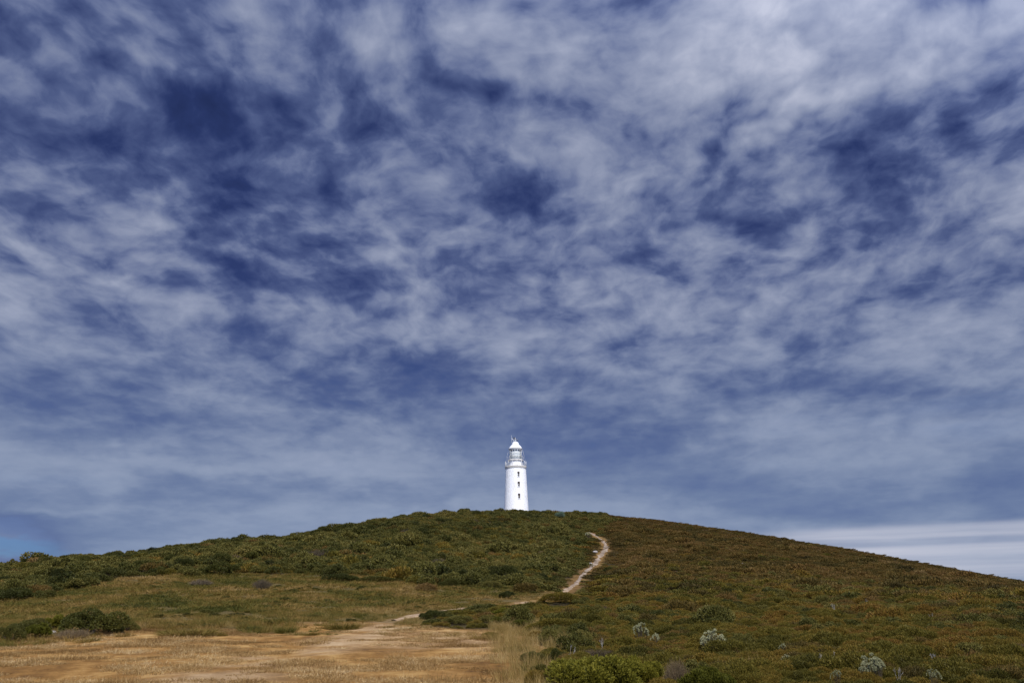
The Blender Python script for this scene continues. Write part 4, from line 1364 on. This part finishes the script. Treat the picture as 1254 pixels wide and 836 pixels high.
hero = {
    'grass': lambda s: tuft_obj(grass_tuft(1100, .5, .55, .022, s, lean=.5), 'shrub', [LM['meadow']]),
    'bright': lambda s, n=2600: leafy_shrub(n, .5, .5, .5, s, leaf=.030, wid=.014, lobes=16, lobe_r=.27).obj('shrub', [LM['bright']]),
    'bright_mid': lambda s: leafy_shrub(700, .5, .5, .5, s, leaf=.06, wid=.03, lobes=11, lobe_r=.33).obj('shrub', [LM['bright']]),
    'dark': lambda s: shrub(5200, .5, .5, .5, .030, .015, s, lobes=13, upw=.3, jit=.7, per=2, lobe_r=.34, spread=.01).obj('shrub', [LM['dark']]),
    'scrub': lambda s: shrub(4800, .5, .5, .5, .032, .015, s, lobes=12, upw=.4, jit=.7, per=2, lobe_r=.36, spread=.01).obj('shrub', [LM['scrub']]),
    'heath': lambda s: shrub(3600, .5, .5, .5, .055, .010, s, lobes=8, upw=.9, jit=.4, per=3, lobe_r=.5, spread=.008).obj('shrub', [LM['heath']]),
    'brown': lambda s: shrub(1800, .5, .5, .5, .06, .02, s, lobes=9, upw=.7, jit=.5, per=2, lobe_r=.42).obj('shrub', [LM['heath_brown']]),
    'dead': lambda s: twigs(.5, .5, .5, 260, s, r=.005, fork=4).obj('shrub', [LM['dead']]),
    'deadwarm': lambda s: twigs(.5, .5, .5, 260, s, r=.005, fork=4).obj('shrub', [LM['deadwarm']]),
    'silver': lambda s: silver_shrub(80, .5, .5, .5, s).obj('shrub', [LM['silver'], LM['stem']]),
    'silver_small': lambda s: silver_shrub(34, .5, .5, .42, s).obj('shrub', [LM['silver'], LM['stem']]),
    'blue': lambda s: shrub(1200, .5, .5, .5, .06, .03, s, lobes=9, upw=.4, jit=.7, per=2).obj('shrub', [LM['blue']]),
}

sd = 500
for kind, u, v, wp_, hp_, nm, lab, cat in HERO:
    sd += 1
    o = place(nm, hero[kind](sd), u, v, wp_, hp_, lab, cat, lift=LIFT.get(kind, 0))
    if kind in ('bright', 'bright_mid', 'dark', 'scrub') and wp_ >= 24:
        with_stem(o, seed=sd)

# bleached snags
for i, (u, v, h_, lab) in enumerate([
    (1023, 747, 11, 'white bleached dead bush with forked top high in the right heath'),
    (1140, 757, 11, 'pale leaning dead bush right of the forked white one'),
    (1143, 803, 12, 'thin white snag standing above a small silver shrub'),
    (736, 788, 8, 'thin white dead stick standing behind the purple-grey dead shrub'),
    (700, 797, 11, 'thin pale dead stick at the right of the tall pale grass'),
    (1098, 822, 6, 'grey dead twiggy bush right of the widest silver shrub'),
    (1004, 806, 9, 'grey forked dead stick above the tiny cream-silver shrub'),
    (1016, 800, 9, 'short pale dead stick left above the widest silver shrub'),
    (1060, 737, 6, 'small pale dead bush far up the right heath')]):
    p = hit(u, v, .3); k = mpp(p)
    o = snag(1.0, 700 + i).obj('dead_bush', [LM['white_wood']])
    C.objects.link(o)
    o.location = p; s_ = h_ * k * .75 + .28
    o.scale = (s_ * .6, s_ * .6, s_)
    tag(o, lab, 'dead bush')

# rocks
m_rock, nt = new_mat('pale_rock')
tcn = N(nt, 'ShaderNodeTexCoord').outputs['Object']
nn = tn(nt, tcn, 3, 6, .65)
pb = principled(nt, Base_Color=ramp(nt, nn, [(.3, (.16, .14, .12)), (.7, (.42, .38, .34))]), Roughness=.9, Normal=N(nt, 'ShaderNodeBump', inp={'Strength': .8, 'Distance': .1, 'Height': nn}).outputs[0])
finish(nt, pb.outputs[0])


def rock(seed):
    import bmesh
    bm = bmesh.new(); bmesh.ops.create_icosphere(bm, subdivisions=3, radius=.5)
    q = np.random.default_rng(seed); off = q.uniform(0, 50, 2)
    for v in bm.verts:
        a = float(fbm(np.array(v.co.x * 2.3 + off[0]), np.array(v.co.y * 2.3 + v.co.z * 1.7 + off[1]), seed, 3))
        v.co *= .75 + .6 * a
        v.co.z *= .6
    me = bpy.data.meshes.new('rock'); bm.to_mesh(me); bm.free()
    me.materials.append(m_rock)
    return bpy.data.objects.new('rock', me)


for i, (u, v, w_, lab) in enumerate([
    (910, 692, 7, 'small pale grey rock showing in the heath on the right slope'),
    (723, 691, 5, 'pale rock on the left edge of the upper footpath'),
    (729, 676.5, 6, 'pale rock beside the footpath below its top bend'),
    (65, 777, 7, 'grey rock at the left foot of the brown dead shrub')]):
    p = hit(u, v); k = mpp(p)
    o = rock(900 + i); C.objects.link(o)
    o.location = (p[0], p[1], p[2] + .08); o.scale = (w_ * k, w_ * k, w_ * k)
    o.rotation_euler = (0, 0, i * 1.3)
    tag(o, lab, 'rock')

# countable bushes among the scrub and the heath: copies of a few kinds
def scatter_things(kind_srcs, region, n, name, label, group, cat, wr, hr, seed, mind):
    g = np.random.default_rng(seed)
    pts = []
    tries = 0
    while len(pts) < n and tries < 60000:
        tries += 1
        u, v = g.uniform(*region[0]), g.uniform(*region[1])
        if not region[2](u, v):
            continue
        p = hit(u, v)
        if any((p[0] - q[0])**2 + (p[1] - q[1])**2 < mind**2 for q in pts):
            continue
        if path_dist(p[0], p[1])[0][0] < 2.2 or hero_shade(np.array([p[0]]), np.array([p[1]]))[0] < .9:
            continue
        pts.append(p)
    for i, p in enumerate(pts):
        o = kind_srcs[i % len(kind_srcs)].copy()
        o.name = name
        C.objects.link(o)
        s_ = g.uniform(*wr)
        o.location = (p[0], p[1], p[2] - .05)
        o.scale = (s_, s_ * g.uniform(.8, 1.1), s_ * g.uniform(*hr))
        o.rotation_euler = (0, 0, g.uniform(0, 6.28))
        tag(o, label, cat, group)
    return len(pts)


sil = lambda u: np.interp(u, [a for a, b in SIL], [b for a, b in SIL])
b2 = lambda u: np.interp(u, b2u, b2v)
pathu = lambda v: np.interp(v, [600, 655, 700, 722, 740], [740, 725, 705, 690, 670])
n_ = []
n_.append(scatter_things(T['dark_mid'], ((0, 700), (622, 720), lambda u, v: sil(u) + 1 < v < b2(u) - 2 and u < pathu(v) - 5), 150, 'dark_slope_shrub',
                         'small round dark green shrub scattered in the scrub on the slope left of the footpath', 'dark green shrubs in the left slope scrub', 'shrub', (1.0, 2.0), (.7, 1.0), 21, 2.0))
n_.append(scatter_things(T['scrub_mid'], ((0, 640), (622, 700), lambda u, v: sil(u) - 1 < v < sil(u) + 4), 90, 'skyline_shrub',
                         'olive shrub in the row along the skyline left of the lighthouse', 'olive shrubs along the left skyline', 'shrub', (.75, 1.35), (.7, 1.0), 22, 1.1))
n_.append(scatter_things(T['dark_mid'], ((690, 1254), (640, 810), lambda u, v: sil(u) + 12 < v < 770 and u > pathu(v) + 18), 110, 'dark_heath_shrub',
                         'low dark green mound shrub scattered in the brown heath right of the footpath', 'dark green mounds in the right heath', 'shrub', (.6, 1.25), (.5, .75), 23, 2.0))
n_.append(scatter_things(T['heath_near'], ((700, 1254), (745, 836), lambda u, v: u > 760 or v < 775), 260, 'heath_cushion',
                         'olive to rust coloured heath cushion in the near heath at the lower right', 'heath cushions in the lower right', 'heath plant', (.8, 1.5), (.75, 1.1), 24, .55))
n_.append(scatter_things(T['dead'] + T['deadwarm'], ((690, 1254), (690, 830), lambda u, v: sil(u) + 20 < v and u > pathu(v) + 20), 40, 'dead_heath_shrub',
                         'small grey-brown dead twig shrub low in the right heath', 'dead twig shrubs in the right heath', 'shrub', (.5, .9), (.6, 1.0), 25, 2.0))
n_.append(scatter_things(T['dead'] + T['deadwarm'], ((20, 690), (640, 715), lambda u, v: sil(u) + 8 < v < b2(u) - 3 and u < pathu(v) - 5), 24, 'dead_slope_shrub',
                         'grey-brown dead twig shrub in the green scrub of the left slope', 'dead twig shrubs on the left slope', 'shrub', (1.0, 1.8), (.6, .9), 26, 3.0))
print('things', n_)
